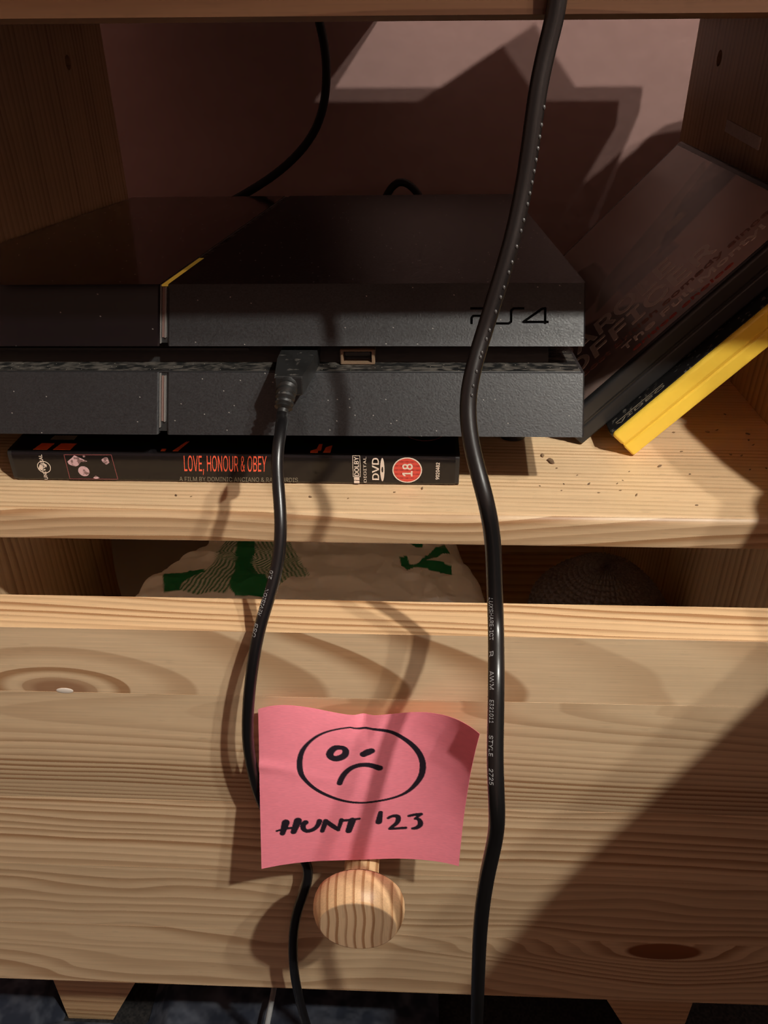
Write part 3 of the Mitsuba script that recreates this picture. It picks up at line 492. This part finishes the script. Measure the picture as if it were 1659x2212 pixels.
# ---------------------------------------------------------------- two cases leaning on the right-hand side panel
LEAN = math.radians(47.3)
U, W = np.array([math.cos(LEAN), 0, math.sin(LEAN)]), np.array([-math.sin(LEAN), 0, math.cos(LEAN)])   # up the slope, out of the cover
def leaning(name, corner, y0, mats, length, depth):
    """Local frame: x up the slope, y into the cabinet, z out of the cover; corner is the lower edge on the shelf."""
    O = np.array([corner, y0, 0.0004])
    L = lambda m: frame(m, O, U, (0, 1, 0), W)
    lower, upper = rbox(0, length, 0, depth, 0, 0.0069, 0.0012), rbox(0, length, 0, depth, 0.0070, 0.0148, 0.0018)
    add(name + '__tray', mikit.ply(L(lower), mats[0], smooth=30)); add(name + '__lid', mikit.ply(L(upper), mats[0], smooth=30))
    add(name + '__seam', mikit.ply(L(box(0.0006, length - 0.0006, 0.0006, depth - 0.0006, 0.0062, 0.0078, 0.0001)), 'mat_black' if mats[0] == 'mat_case' else 'mat_seam'), 'thin seam between the halves')
    return L
bsdf('mat_seam', (0.70, 0.44, 0.04), 0.5)
tag('dvd_case_001', 'black DVD case with a pale pink cover leaning behind the yellow case', 'DVD case')
L1 = leaning('dvd_case_001', 0.0772, 0.0628, ('mat_case',), 0.1300, 0.190)
tag('dvd_case_002', 'bright yellow video case leaning against the right side panel', 'video case')
L2 = leaning('dvd_case_002', 0.0983, 0.0519, ('mat_yellow',), 0.1035, 0.190)
# printed cover of the black case: generic blocks of colour, 0.3 mm grid, colours per point
nx, ny = 330, 480
gx, gy = np.linspace(0.0035, 0.1265, nx), np.linspace(0.0035, 0.1865, ny)
X, Y = np.meshgrid(gx, gy)
col = np.zeros((ny, nx, 3)); col[:] = (0.42, 0.29, 0.25)
pp = np.stack([X, Y, X * 0], -1)
f1, f2 = meshkit.fbm(pp * 45, 4, 1), meshkit.fbm(pp * 20, 3, 5)
sky_ = np.clip((Y - 0.05) / 0.1, 0, 1)[..., None]
col = col * (1 - 0.25 * sky_) + np.array([0.36, 0.31, 0.27]) * 0.25 * sky_
def blob(c, poly, mix_, soft=0.0025):
    d = shapely.distance(shapely.points(X, Y), Polygon(poly)) - 0.004 * (f1 - 0.5)
    a = np.clip(1 - d / soft, 0, 1)[..., None] * mix_
    return c * (1 - a) + np.array(col_rgb) * a
for col_rgb, poly, k in (((0.16, 0.10, 0.07), [(0.006, 0.100), (0.018, 0.085), (0.040, 0.088), (0.052, 0.105), (0.050, 0.135), (0.030, 0.150), (0.010, 0.145)], 0.75),
                         ((0.10, 0.055, 0.045), [(0.012, 0.105), (0.030, 0.098), (0.038, 0.118), (0.022, 0.130)], 0.7),
                         ((0.20, 0.17, 0.14), [(0.040, 0.075), (0.085, 0.085), (0.120, 0.115), (0.124, 0.130), (0.090, 0.115), (0.050, 0.100)], 0.8),
                         ((0.055, 0.05, 0.055), [(0.078, 0.075), (0.127, 0.085), (0.127, 0.120), (0.105, 0.110)], 0.92),
                         ((0.15, 0.12, 0.13), [(0.055, 0.066), (0.085, 0.066), (0.085, 0.080), (0.055, 0.080)], 0.8),
                         ((0.30, 0.23, 0.16), [(0.090, 0.0915), (0.098, 0.0915), (0.098, 0.0965), (0.090, 0.0965)], 0.8),
                         ((0.10, 0.07, 0.06), [(0.0, 0.0), (0.088, 0.0), (0.086, 0.004), (0.070, 0.020), (0.050, 0.055), (0.0, 0.092)], 0.9)):
    col = blob(col, poly, k)
col *= 1.45 * (0.8 + 0.4 * f2)[..., None]
v, f = grid(np.stack([X, Y, X * 0 + 0.01495], -1))
cov = frame(trimesh.Trimesh(v, f, process=False), *(np.array([0.0772, 0.0628, 0.0004]), U, (0, 1, 0), W))
add('dvd_case_001__cover', mikit.ply(cov, 'mat_cover', smooth=True, color=col.reshape(-1, 3)), 'faded pink and brown printed cover')
bsdf('mat_letter', (0.80, 0.66, 0.58), 0.3)
bsdf('mat_letter_red', (0.50, 0.07, 0.05), 0.5)
bsdf('mat_letter_dark', (0.30, 0.13, 0.10), 0.5)
def cover_text(name, text, x0, x1, y0, y1, mat, label=None):
    t = lettering(text, (x0, y0, 0.0150), (x1, y0, 0.0150), (x0, y1, 0.0150), (0, 0, 1), 0.0002, True)
    add('dvd_case_001__' + name, mikit.ply(L1(t), mat), label)
cover_text('title', 'PAROLE', 0.010, 0.080, 0.048, 0.064, 'mat_letter', 'pale block title lettering')
cover_text('title_001', 'OFFICER', 0.012, 0.096, 0.030, 0.045, 'mat_letter')
cover_text('quote', 'Best British comedy since', 0.018, 0.120, 0.0215, 0.0270, 'mat_letter_dark', 'quotation in small lettering')
cover_text('quote_001', 'The Full Monty!', 0.040, 0.114, 0.0130, 0.0195, 'mat_letter')
cover_text('small_print', 'critics choice', 0.044, 0.096, 0.0075, 0.0105, 'mat_letter_red', 'line of small red lettering')
# black cover of the yellow case, dusty
def dustcov(p, n, uv):
    return mi.Color3f(0.009, 0.0085, 0.009) + mi.Color3f(0.16, 0.15, 0.13) * smoothstep(0.62, 0.72, fbm(p.x * 500, p.y * 700, p.z * 500)) * smoothstep(0.3, 0.6, noise(p.x * 60, p.y * 60, p.z * 60)) * 0.6
bsdf('mat_dustcov', mikit.proc(dustcov), 0.4)
add('dvd_case_002__cover', mikit.ply(L2(rbox(-0.0004, 0.1030, 0.0018, 0.1885, 0.0125, 0.0152, 0.0008)), 'mat_dustcov', smooth=30), 'dusty black cover sheet')
add('dvd_case_002__print', mikit.ply(L2(cat([lettering('VIDEO', (0.0040, 0.0036, 0.0152), (0.0300, 0.0036, 0.0152), (0.0040, 0.0056, 0.0152), (0, 0, 1), 0.0001), box(0.004, 0.030, 0.0064, 0.0069, 0.0151, 0.0153, 0)])), 'mat_dim'), 'small grey lettering VIDEO')
lab = box(XR - 0.0009, XR + 0.00005, -0.0265, 0.0265, -0.0030, 0.0030, 0.0001)
lab.apply_transform(trimesh.transformations.rotation_matrix(math.radians(3), [1, 0, 0])); lab.apply_translation([0, 0.1985, 0.1151])
add('paper_label', mikit.ply(lab, 'mat_label'), 'narrow pale paper label stuck on the right side panel', 'label')

# ---------------------------------------------------------------- cords
tag('charging_cable', 'thin black charging cable plugged into the console and running behind the pink note', 'cable')
# plug along the console's depth
pl = lambda m: con(m)
pb = trimesh.convex.convex_hull(np.array([(s * (0.0072 if d > -0.012 else (0.0069 if d > -0.022 else 0.0050)) - 0.1088 - (0.0004 if d < -0.02 else 0) + a * 0, d, n) for d, n0, n1 in ((0.001, -0.0233, -0.0297), (-0.012, -0.0233, -0.0300), (-0.019, -0.0238, -0.0302), (-0.0345, -0.0256, -0.0318), (-0.0350, -0.0264, -0.0324)) for n in (n0, n1) for s in (-1, 1) for a in (0,)]))
add('charging_cable__plug', mikit.ply(pl(pb), 'mat_plug', smooth=20), 'moulded plug')
rim = box(-0.1139, -0.1043, -0.0356, -0.0346, -0.0324, -0.0258, 0.0003)
add('charging_cable__plug__face', mikit.ply(pl(rim), 'mat_black'))
pc = PO + PA * -0.1093 + PD * -0.0335 + PN * -0.0292
cordL = [pc.tolist(), (PO + PA * -0.1096 + PD * -0.0400 + PN * -0.0310).tolist(), (PO + PA * -0.1103 + PD * -0.0455 + PN * -0.0360).tolist()] + [p for p in BK['left_cord'][0:]]
RL = 0.00208
mesh, pathL = tube(cordL, RL, 420, 20)
add('charging_cable__cord', mikit.ply(mesh, 'mat_cord', smooth=True))
sleeve, _ = tube(cordL[:4], 0.0036, 46, 24)
c = spline(cordL[:4], 46); s = np.r_[0, np.cumsum(np.linalg.norm(np.diff(c, axis=0), axis=1))]
rr = np.where(s < 0.0125, 0.0040 - 0.05 * s - 0.00075 * (np.sin(s / 0.0022 * 2 * np.pi) > 0.2), RL)
sleeve, _ = tube(cordL[:4], np.where(s < 0.0125, rr, RL * 0.98), 46, 24)
add('charging_cable__strain_relief', mikit.ply(sleeve, 'mat_plug', smooth=40), 'ridged strain relief')

def cord_text(items, path, r, ang, flip, name, mat, label):
    """items: text, start and end z (height of the cord point) along the cord."""
    c = path[0]; s = np.r_[0, np.cumsum(np.linalg.norm(np.diff(c, axis=0), axis=1))]
    ms = []
    for text, za, zb, h in items:
        sa, sb = np.interp([-za, -zb], -c[:, 2], s)
        t = meshkit.text_mesh(text, 1.0, 1.0)
        lo, hi = t.bounds; v = (np.asarray(t.vertices) - lo) / (hi - lo)
        t.vertices = np.stack([sa + v[:, 0] * (sb - sa), (v[:, 1] - 0.5) * h * flip, v[:, 2]], 1)
        ms.append(wrap(t, path, r, ang))
    add(name, mikit.ply(cat(ms), mat), label)
ZOF = BK['z_of']
cord_text([(t, ZOF[a], ZOF[b], 0.0016) for t, a, b in (('USB', 'L1372', 'L1346'), ('REVISION', 'L1328', 'L1273'), ('2.0', 'L1251', 'L1233'))], pathL, RL, (-0.62, -0.70, 0.36), 1, 'charging_cable__print', 'mat_print_grey', 'grey lettering USB REVISION 2.0')
tag('power_cable', 'thicker black power cable hanging down in front of the console and the drawer', 'cable')
RRC = 0.00235
mesh, pathR = tube(BK['right_cord'], RRC, 420, 20)
add('power_cable__cord', mikit.ply(mesh, 'mat_cord_thick', smooth=True))
cord_text([(t, ZOF[a], ZOF[b], 0.0014) for t, a, b in (('LUXSHARE-ICT', 'R1290', 'R1392'), ('R', 'R1414', 'R1424'), ('AWM', 'R1452', 'R1486'), ('E321011', 'R1508', 'R1560'), ('STYLE', 'R1586', 'R1630'), ('2725', 'R1656', 'R1686'))], pathR, RRC, (-0.62, -0.70, 0.36), -1, 'power_cable__print', 'mat_print_grey', 'grey lettering LUXSHARE-ICT AWM E321011 STYLE 2725')
# worn raised lettering that cannot be read, as small moulded bumps
bm = []
c, e1, e2 = pathR
for a, b in ((232, 292), (322, 392), (416, 470), (500, 528), (560, 640), (672, 708), (728, 760), (776, 800), (838, 852)):
    za, zb = np.interp([a, b], BK['right_py'], np.array(BK['right_cord'])[:, 2])
    n_ = max(2, int(abs(zb - za) / 0.0019))
    for z in np.linspace(za, zb, n_):
        k = int(np.argmin(abs(c[:, 2] - z)))
        py = np.interp(-z, -np.array(BK['right_cord'])[:, 2], BK['right_py'])
        k_ = np.clip((py - 200) / 650, 0, 1)
        sd = np.array([0.80 - 0.62 * k_, -0.55, 0.25]); tg = c[k + 1] - c[k - 1]; tg /= np.linalg.norm(tg); sd = sd - tg * (sd @ tg); sd /= np.linalg.norm(sd)
        s = trimesh.creation.icosphere(1, 1.0); s.apply_scale([0.00045, 0.00045, 0.0006]); s.apply_translation(c[k] + (RRC + 0.00005) * sd)
        bm.append(s)
add('power_cable__raised_lettering', mikit.ply(cat(bm), 'mat_bump', smooth=True), 'small worn raised lettering')
mesh, _ = tube(BK['back_cord'], 0.0031, 200, 18)
add('video_cable', mikit.ply(mesh, 'mat_cord_matt', smooth=True), 'black cable curving down the wall behind the games console', 'cable')
lp = [(-0.032, 0.372, 0.030), (-0.024, 0.374, 0.052), (-0.013, 0.375, 0.0625), (-0.003, 0.374, 0.058), (0.003, 0.372, 0.035)]
mesh, _ = tube(lp, 0.0028, 80, 16)
add('video_cable_001', mikit.ply(mesh, 'mat_cord_matt', smooth=True), 'small loop of black cable just showing over the rear edge of the console', 'cable')

# ---------------------------------------------------------------- sticky note
net = np.array(BK['note_net'])
N = 300
uu = np.linspace(0, 1, N)
surf = np.stack([RectBivariateSpline([0, .5, 1], np.linspace(0, 1, 5), net[..., k], kx=2, ky=3)(uu, uu) for k in range(3)], -1)
UU, VV = np.meshgrid(uu, uu)
pp = np.stack([UU * 3, VV * 3, UU * 0], -1)
crease = 0.0011 * np.exp(-((UU - 0.50 - 0.10 * VV) / 0.030) ** 2) * np.exp(-VV / 0.16) - 0.0008 * np.exp(-((VV - 0.36 - 0.30 * UU) / 0.035) ** 2) * np.exp(-UU / 0.16)
crease += 0.0003 * np.exp(-((VV - 0.10 - 0.9 * (UU - 0.72)) / 0.07) ** 2) * np.clip((UU - 0.66) / 0.2, 0, 1)
surf[..., 1] += crease + 0.0009 * (meshkit.fbm(pp, 3, 3) - 0.5)
S2 = np.stack([UU.ravel() * 76.0, VV.ravel() * 76.0], 1)
cov_ = np.zeros(len(S2))
for st in BK['strokes']:
    for (u0, v0, w0), (u1, v1, w1) in zip(st[:-1], st[1:]):
        a, b = np.array([u0, v0]) * 76, np.array([u1, v1]) * 76
        near = (S2[:, 0] > min(a[0], b[0]) - 3) & (S2[:, 0] < max(a[0], b[0]) + 3) & (S2[:, 1] > min(a[1], b[1]) - 3) & (S2[:, 1] < max(a[1], b[1]) + 3)
        q = S2[near]; t = np.clip(((q - a) @ (b - a)) / max((b - a) @ (b - a), 1e-9), 0, 1)
        d = np.linalg.norm(q - a - t[:, None] * (b - a), axis=1) - 0.66 * (w0 + (w1 - w0) * t)
        cov_[near] = np.maximum(cov_[near], np.clip(0.5 - d / 0.16, 0, 1))
fibre = 0.95 + 0.1 * meshkit.noise(np.stack([UU * 60, VV * 400, UU * 0], -1), 2).ravel()
pink, ink = np.array([0.88, 0.255, 0.325]), np.array([0.016, 0.010, 0.018])
colr = pink * fibre[:, None] * (1 - cov_[:, None]) + ink * cov_[:, None]
v, f = grid(surf)
nb = len(v)
nrm = trimesh.Trimesh(v, f, process=False).vertex_normals
if nrm[:, 1].mean() > 0:
    f = f[:, ::-1]; nrm = -nrm
back = v - nrm * 0.00012
ed = np.r_[np.arange(N), np.arange(N - 1, N * N, N)[1:], np.arange(N * N - 2, N * N - N - 1, -1), np.arange(N * N - 2 * N, 0, -N)]
e2_ = np.roll(ed, -1)
allf = np.vstack([f, f[:, ::-1] + nb, np.stack([ed, ed + nb, e2_], 1), np.stack([e2_, ed + nb, e2_ + nb], 1)])
note = trimesh.Trimesh(np.vstack([v, back]), allf, process=False)
add('sticky_note', mikit.ply(note, 'mat_vertex', smooth=False, color=np.vstack([colr, np.tile(pink, (nb, 1))])), "pink sticky note with a hand-drawn sad face and HUNT '23, above the drawer knob", 'sticky note')

# ---------------------------------------------------------------- things in the drawer
gl_, gr_ = np.array(BK['bag_left']), np.array(BK['bag_right'])
gl_, gr_ = gl_[np.argsort(gl_[:, 1])], gr_[np.argsort(gr_[:, 1])]
ys = np.linspace(-0.038, 0.165, 190)
jag = 0.004 * (meshkit.fbm(np.stack([ys * 130, ys * 0, ys * 0], -1), 3, 6) - 0.5)
xl = jag + np.interp(ys, gl_[:, 1], gl_[:, 0]); xr = np.interp(ys, gr_[:, 1], gr_[:, 0])
M_ = 420
tt = np.linspace(0, 1, M_)
BX = xl[:, None] + (xr - xl)[:, None] * tt[None]; BY = np.repeat(ys[:, None], M_, 1)
edge = np.minimum(tt, 1 - tt)[None] * (xr - xl)[:, None]
pp = np.stack([BX * 28, BY * 28, BX * 0], -1)
rid = np.abs(meshkit.fbm(pp * 1.3, 4, 11) - 0.5) + 0.9 * np.abs(meshkit.fbm(pp * [0.9, 1.8, 1] + 7, 3, 31) - 0.5)
BZ = -0.0790 - 0.012 * rid - 0.004 * meshkit.noise(pp * 0.6, 4) - 0.010 * np.exp(-edge / 0.004)
colb = np.zeros(BX.shape + (3,)); colb[:] = (0.92, 0.92, 0.92)
P_ = shapely.points(BX, BY)
green, dark = np.array([0.015, 0.20, 0.075]), np.array([0.02, 0.26, 0.10])
for poly, dirn in zip(BK['stripes'], BK['stripe_dir']):
    a, b = np.array(dirn[0]), np.array(dirn[1]); dv = (b - a) / np.linalg.norm(b - a); nv = np.array([-dv[1], dv[0]])
    t = (BX * nv[0] + BY * nv[1]) / 0.0022 + 0.25 * meshkit.noise(pp, 2)
    st = np.clip((np.abs(t - np.floor(t) - 0.5) - 0.22) / 0.06, 0, 1)
    ins = np.clip(0.5 - (shapely.distance(P_, Polygon(poly))) / 0.0003, 0, 1) * 2
    a_ = np.clip(ins, 0, 1) * (0.28 + 0.62 * st)
    colb = colb * (1 - a_[..., None]) + green * a_[..., None]
for poly in BK['green']:
    ins = np.clip(np.clip(0.5 - shapely.distance(P_, Polygon(poly)) / 0.0003, 0, 1) * 2, 0, 1)[..., None]
    colb = colb * (1 - ins) + green * ins
v, f = grid(np.stack([BX, BY, BZ], -1))
if trimesh.Trimesh(v, f, process=False).face_normals[:, 2].mean() < 0:
    f = f[:, ::-1]
H_, Wd = BX.shape
nb = len(v)
skirt = v.copy(); skirt[:, 2] = -0.2135; skirt[:, 0] = (skirt[:, 0] + 0.06) * 0.96 - 0.06
ed = np.r_[np.arange(Wd), np.arange(2 * Wd - 1, H_ * Wd, Wd), np.arange(H_ * Wd - 2, H_ * Wd - Wd - 1, -1), np.arange((H_ - 2) * Wd, 0, -Wd)]
e2_ = np.roll(ed, -1)
bag = trimesh.Trimesh(np.vstack([v, skirt]), np.vstack([f, f[:, ::-1] + nb, np.stack([ed, ed + nb, e2_], 1), np.stack([e2_, ed + nb, e2_ + nb], 1)]), process=False)
add('plastic_bag', mikit.ply(bag, 'mat_bag', smooth=True, color=np.vstack([colb.reshape(-1, 3), np.tile([0.8, 0.75, 0.72], (nb, 1))])), 'crumpled white plastic bag with green stripes and letters in the drawer', 'plastic bag')
# curved grey card to the left of it
cp = BK['card']
cs = spline([(x, y, 0) for x, y in cp], 60)
card = []
for off in (0, 0.0008):
    for z in (-0.108, -0.2135):
        card.append(cs + [off + (0.012 if z < -0.1 else 0), 0, z])
A_ = np.array([[card[0][i], card[1][i], card[3][i], card[2][i]] for i in range(60)])
fv = A_.reshape(-1, 3); ff = []
for i in range(59):
    for j in range(4):
        a, b, c_, d = 4 * i + j, 4 * i + (j + 1) % 4, 4 * i + 4 + (j + 1) % 4, 4 * i + 4 + j
        ff += [(a, b, c_), (a, c_, d)]
ff += [(0, 2, 1), (0, 3, 2), (236, 237, 238), (236, 238, 239)]
cardm = trimesh.Trimesh(fv, ff, process=False); cardm.fix_normals()
topc = [(x, y) for x, y in cs[:, :2]] + [(float(np.interp(y, gl_[:, 1], gl_[:, 0])) - 0.003, y) for y in np.linspace(cs[-1, 1], cs[0, 1], 12)]
flap = prism(Polygon(topc), 0.001); flap.apply_translation([0, 0, -0.1090])
add('grey_card', mikit.ply(cat([cardm, flap]), 'mat_paper'), 'curved sheet of grey card beside the plastic bag in the drawer', 'card')
# knitted woollen thing on the right
th, ph = np.meshgrid(np.linspace(0, np.pi / 2 * 1.15, 150), np.linspace(0, 2 * np.pi, 420), indexing='ij')
dirs = np.stack([np.sin(th) * np.cos(ph), np.sin(th) * np.sin(ph), np.cos(th)], -1)
rowi = th * 13; k_ = ph * 24 / (2 * np.pi) * 2
st_ = 0.0016 * np.abs(np.sin(np.pi * (rowi + 0.5 * np.abs(((k_ * 1.0) % 1) - 0.5)))) * np.abs(np.sin(np.pi * k_)) ** 0.6
kc = dirs * np.array([0.041, 0.040, 0.045]) * (1 + 0.14 * (meshkit.fbm(dirs * 2.1, 3, 8)[..., None] - 0.5)) + dirs * st_[..., None]
v, f = grid(kc + np.array(BK['hat']))
hat = trimesh.Trimesh(v, f[:, ::-1], process=False)
lowr = kc[-1:] * [1, 1, 0] + [0, 0, -0.07]
v2, f2_ = grid(np.concatenate([kc[-1:], lowr * 0.95 + [0, 0, 0]], 0) + np.array(BK['hat']))
hat = cat([hat, trimesh.Trimesh(v2, f2_[:, ::-1], process=False)])
add('knitted_hat', mikit.ply(hat, 'mat_knit', smooth=True), 'dark brown knitted woollen hat at the right of the drawer', 'hat')

# ---------------------------------------------------------------- crumbs on the shelf
def flake(x, y, r, k):
    g = np.random.default_rng(100 + k)
    m = trimesh.creation.icosphere(1, 1.0)
    v = np.asarray(m.vertices) * (1 + 0.45 * (g.random((len(m.vertices), 1)) - 0.5))
    a = g.random() * 3.1
    v = v * [r * (1.0 + 0.7 * g.random()), r * (0.45 + 0.4 * g.random()), min(r * 0.5, 0.0007)]
    v = v @ np.array([[math.cos(a), math.sin(a), 0], [-math.sin(a), math.cos(a), 0], [0, 0, 1]])
    m.vertices = v + [x, y, min(r * 0.45, 0.0006)]
    return m
for k, (x, y, r) in enumerate(BK['crumbs']):
    if k == 1:
        add('wood_splinter', mikit.ply(flake(x, y, r, 5), 'mat_crumb'), 'largest brown splinter on the shelf to the right of the console', 'splinter')
        continue
    add(num('crumb', k - (k > 1)), mikit.ply(flake(x, y, max(r, 0.00035), k), 'mat_crumb'), 'tiny brown crumb lying on the pine shelf', 'crumb', 'crumbs scattered on the shelf')

# ---------------------------------------------------------------- under the cabinet: crumpled dark cloth
gx, gy = np.linspace(-0.30, 0.02, 170), np.linspace(-0.16, 0.045, 110)
X, Y = np.meshgrid(gx, gy)
pp = np.stack([X * 16, Y * 16, X * 0], -1)
Zc = FLOOR_Z + 0.004 + 0.024 * meshkit.fbm(pp, 4, 21) * np.clip(np.minimum(np.minimum(X + 0.30, 0.02 - X), np.minimum(Y + 0.16, 0.045 - Y)) / 0.03, 0, 1)
foot_d = np.maximum(np.maximum(-0.212 - X, X + 0.157), np.maximum(-0.022 - Y, Y - 0.005))
Zc = FLOOR_Z + 0.0015 + (Zc - FLOOR_Z) * np.clip(foot_d / 0.012, 0, 1)
keep = foot_d > -0.001
v, f = grid(np.stack([X, Y, Zc], -1))
f = f[keep.ravel()[f].all(1)]
cl = trimesh.Trimesh(v, f, process=False)
if cl.face_normals[:, 2].mean() < 0: cl.invert()
lo_ = cl.copy(); lo_.vertices = np.asarray(lo_.vertices) - [0, 0, 0.0012]; lo_.invert()
add('dark_cloth', mikit.ply(cat([cl, lo_]), 'mat_cloth', smooth=True), 'crumpled dark blue cloth on the floor under the cabinet', 'cloth')
mesh, _ = tube([(-0.085, -0.14, -0.331), (-0.082, -0.09, -0.325), (-0.080, -0.05, -0.322), (-0.079, -0.01, -0.326), (-0.079, 0.03, -0.336)], 0.0016, 60, 12)
add('white_cord', mikit.ply(mesh, 'mat_print_grey', smooth=True), 'thin grey cord lying over the dark cloth on the floor', 'cord')

# ---------------------------------------------------------------- the reading lamp, outside the picture
tag('reading_lamp', 'floor lamp with two bare bulbs to the right of the cabinet', 'lamp')
for i, b in enumerate(BULBS):
    b = np.array(b)
    add('reading_lamp__' + num('bulb', i), {'type': 'sphere', 'center': b.tolist(), 'radius': BULB_R, 'bsdf': {'type': 'ref', 'id': 'mat_lamp'}, 'emitter': {'type': 'area', 'radiance': {'type': 'rgb', 'value': BULB_L[i]}}})
    away = np.array([0.62, -0.60, 0.95]) - b; away /= np.linalg.norm(away)
    s, _ = tube([(b + away * BULB_R * 0.8).tolist(), (b + away * 0.03).tolist(), (b + away * 0.06).tolist(), [0.62, -0.60, 0.90 + 0.01 * i]], 0.008, 40, 16)
    add('reading_lamp__' + num('arm', i), mikit.ply(s, 'mat_lamp', smooth=True))
po = trimesh.creation.cylinder(radius=0.010, height=0.92 - FLOOR_Z, sections=24); po.apply_translation([0.62, -0.60, (0.92 + FLOOR_Z) / 2])
add('reading_lamp__pole', mikit.ply(po, 'mat_lamp', smooth=30))
ba = trimesh.creation.cylinder(radius=0.12, height=0.02, sections=40); ba.apply_translation([0.62, -0.60, FLOOR_Z + 0.0105])
add('reading_lamp__base', mikit.ply(ba, 'mat_lamp', smooth=30))

# ---------------------------------------------------------------- what throws the remaining shadows, outside the picture
bx = prism(Polygon([(0.2003, 0.07), (0.2003, 0.303), (0.2045, 0.3105), (0.2078, 0.3154), (0.2135, 0.3289), (0.222, 0.340), (0.2344, 0.3462), (0.26, 0.352), (0.5, 0.352), (0.5, 0.07)]), 0.170 - FLOOR_Z - 0.001); bx.apply_translation([0, 0, FLOOR_Z + 0.0005])
add('storage_box', mikit.ply(bx, 'mat_brown', smooth=30), 'dark storage box standing beside the cabinet', 'box')
add('set_top_box', mikit.ply(rbox(-0.225, -0.015, 0.20, 0.440, 0.1865, 0.215, 0.004), 'mat_case', smooth=30), 'flat black box on the cabinet top', 'box')
wd = frame(prism(Polygon([(0.036, 0.1866), (0.179, 0.1866), (0.131, 0.244)]), 0.02), (0, 0.318, 0), (1, 0, 0), (0, 0, 1), (0, -1, 0)); wd.fix_normals()
add('card_stand', mikit.ply(wd, 'mat_brown'), 'dark triangular card stand on the cabinet top', 'stand')

def chain_mesh(chains, length=0.006):
    m = m3.Manifold()
    for chain in chains:
        for p0, p1 in zip(chain[:-1], chain[1:]):
            m += m3.Manifold.hull(m3.Manifold.sphere(p0[3], 28).translate(p0[:3]) + m3.Manifold.sphere(p1[3], 28).translate(p1[:3]))
    t = tm(m.refine_to_length(length)); t.merge_vertices()
    return trimesh.smoothing.filter_taubin(t, iterations=6)
def shrink(chain, d):
    return [(x, y, z, max(r - d, 0.012)) for x, y, z, r in chain]
ARM = [(0.1958, -0.068, 0.09, 0.030), (0.205, -0.10, 0.09, 0.035), (0.208, -0.132, 0.09, 0.038), (0.203, -0.16, 0.09, 0.042), (0.197, -0.19, 0.09, 0.047), (0.195, -0.24, 0.085, 0.052), (0.20, -0.30, 0.08, 0.052), (0.30, -0.58, 0.22, 0.06), (0.27, -0.70, 0.24, 0.09)]
ARM2 = [(0.10, -0.72, 0.24, 0.085), (0.00, -0.66, 0.04, 0.055), (0.03, -0.56, -0.13, 0.040)]
TRUNK = [(0.20, -0.74, 0.22, 0.12), (0.18, -0.76, 0.05, 0.11), (0.18, -0.78, -0.13, 0.12)]
HEAD = [[(0.19, -0.72, 0.26, 0.07), (0.18, -0.70, 0.40, 0.055)], [(0.175, -0.675, 0.43, 0.055), (0.175, -0.69, 0.52, 0.082)], [(0.172, -0.600, 0.475, 0.011), (0.172, -0.612, 0.495, 0.009)]] + [[(0.175 + s * 0.082, -0.69, 0.475, 0.012), (0.175 + s * 0.085, -0.695, 0.50, 0.013)] for s in (-1, 1)]
LEGS = [[(0.24, -0.76, -0.18, 0.10), (0.27, -0.17, 0.015, 0.062), (0.29, -0.22, -0.29, 0.045)], [(0.10, -0.76, -0.18, 0.10), (0.06, -0.48, -0.27, 0.07), (0.05, -0.88, -0.29, 0.055)]]
HAND = [[(0.200, -0.075, 0.09, 0.021), (0.196, -0.045, 0.105, 0.015)], [(0.200, -0.075, 0.09, 0.021), (0.196, -0.045, 0.078, 0.015)], [(0.196, -0.045, 0.105, 0.015), (0.196, -0.045, 0.078, 0.015)],
        [(0.196, -0.065, 0.104, 0.013), (0.186, -0.040, 0.121, 0.0105), (0.180, -0.016, 0.125, 0.0085)]]
for dz, ln in ((0.026, 0.92), (0.009, 1.0), (-0.008, 0.95), (-0.024, 0.78)):
    HAND.append([(0.197, -0.040, 0.0915 + 0.75 * dz, 0.0110), (0.1975, -0.024, 0.0915 + dz, 0.0098), (0.1965, -0.024 + 0.038 * ln, 0.0915 + dz, 0.0088), (0.1955, -0.024 + 0.066 * ln, 0.0915 + dz, 0.0078)])
HAND2 = [[(0.03, -0.56, -0.13, 0.024), (0.055, -0.52, -0.150, 0.017)], [(0.03, -0.56, -0.13, 0.024), (0.085, -0.53, -0.150, 0.017)], [(0.055, -0.52, -0.150, 0.017), (0.085, -0.53, -0.150, 0.017)], [(0.03, -0.545, -0.14, 0.013), (0.025, -0.505, -0.16, 0.010), (0.03, -0.48, -0.175, 0.0085)]]
for k in range(4):
    HAND2.append([(0.050 + 0.013 * k, -0.515 - 0.004 * k, -0.152, 0.010), (0.053 + 0.016 * k, -0.475 - 0.006 * k, -0.158, 0.0088), (0.055 + 0.017 * k, -0.450 - 0.009 * k, -0.172, 0.0078)])
add('person', mikit.ply(chain_mesh([shrink(ARM, 0.008), shrink(ARM2, 0.008), shrink(TRUNK, 0.012)] + HEAD + HAND + HAND2 + [shrink(c, 0.012) for c in LEGS], 0.005), 'mat_skin', smooth=True), 'person in pale red jumper and jeans kneeling, one hand gripping the cabinet side', 'person')
add('person__jumper', mikit.ply(chain_mesh([ARM, ARM2, TRUNK]), 'mat_clothes', smooth=True), 'pale red jumper')
add('person__jeans', mikit.ply(chain_mesh(LEGS), 'mat_denim', smooth=True), 'blue jeans')
add('person__hair', mikit.ply(chain_mesh([[(0.175, -0.715, 0.50, 0.080), (0.175, -0.705, 0.545, 0.075)]]), 'mat_hair', smooth=True), 'short dark hair')
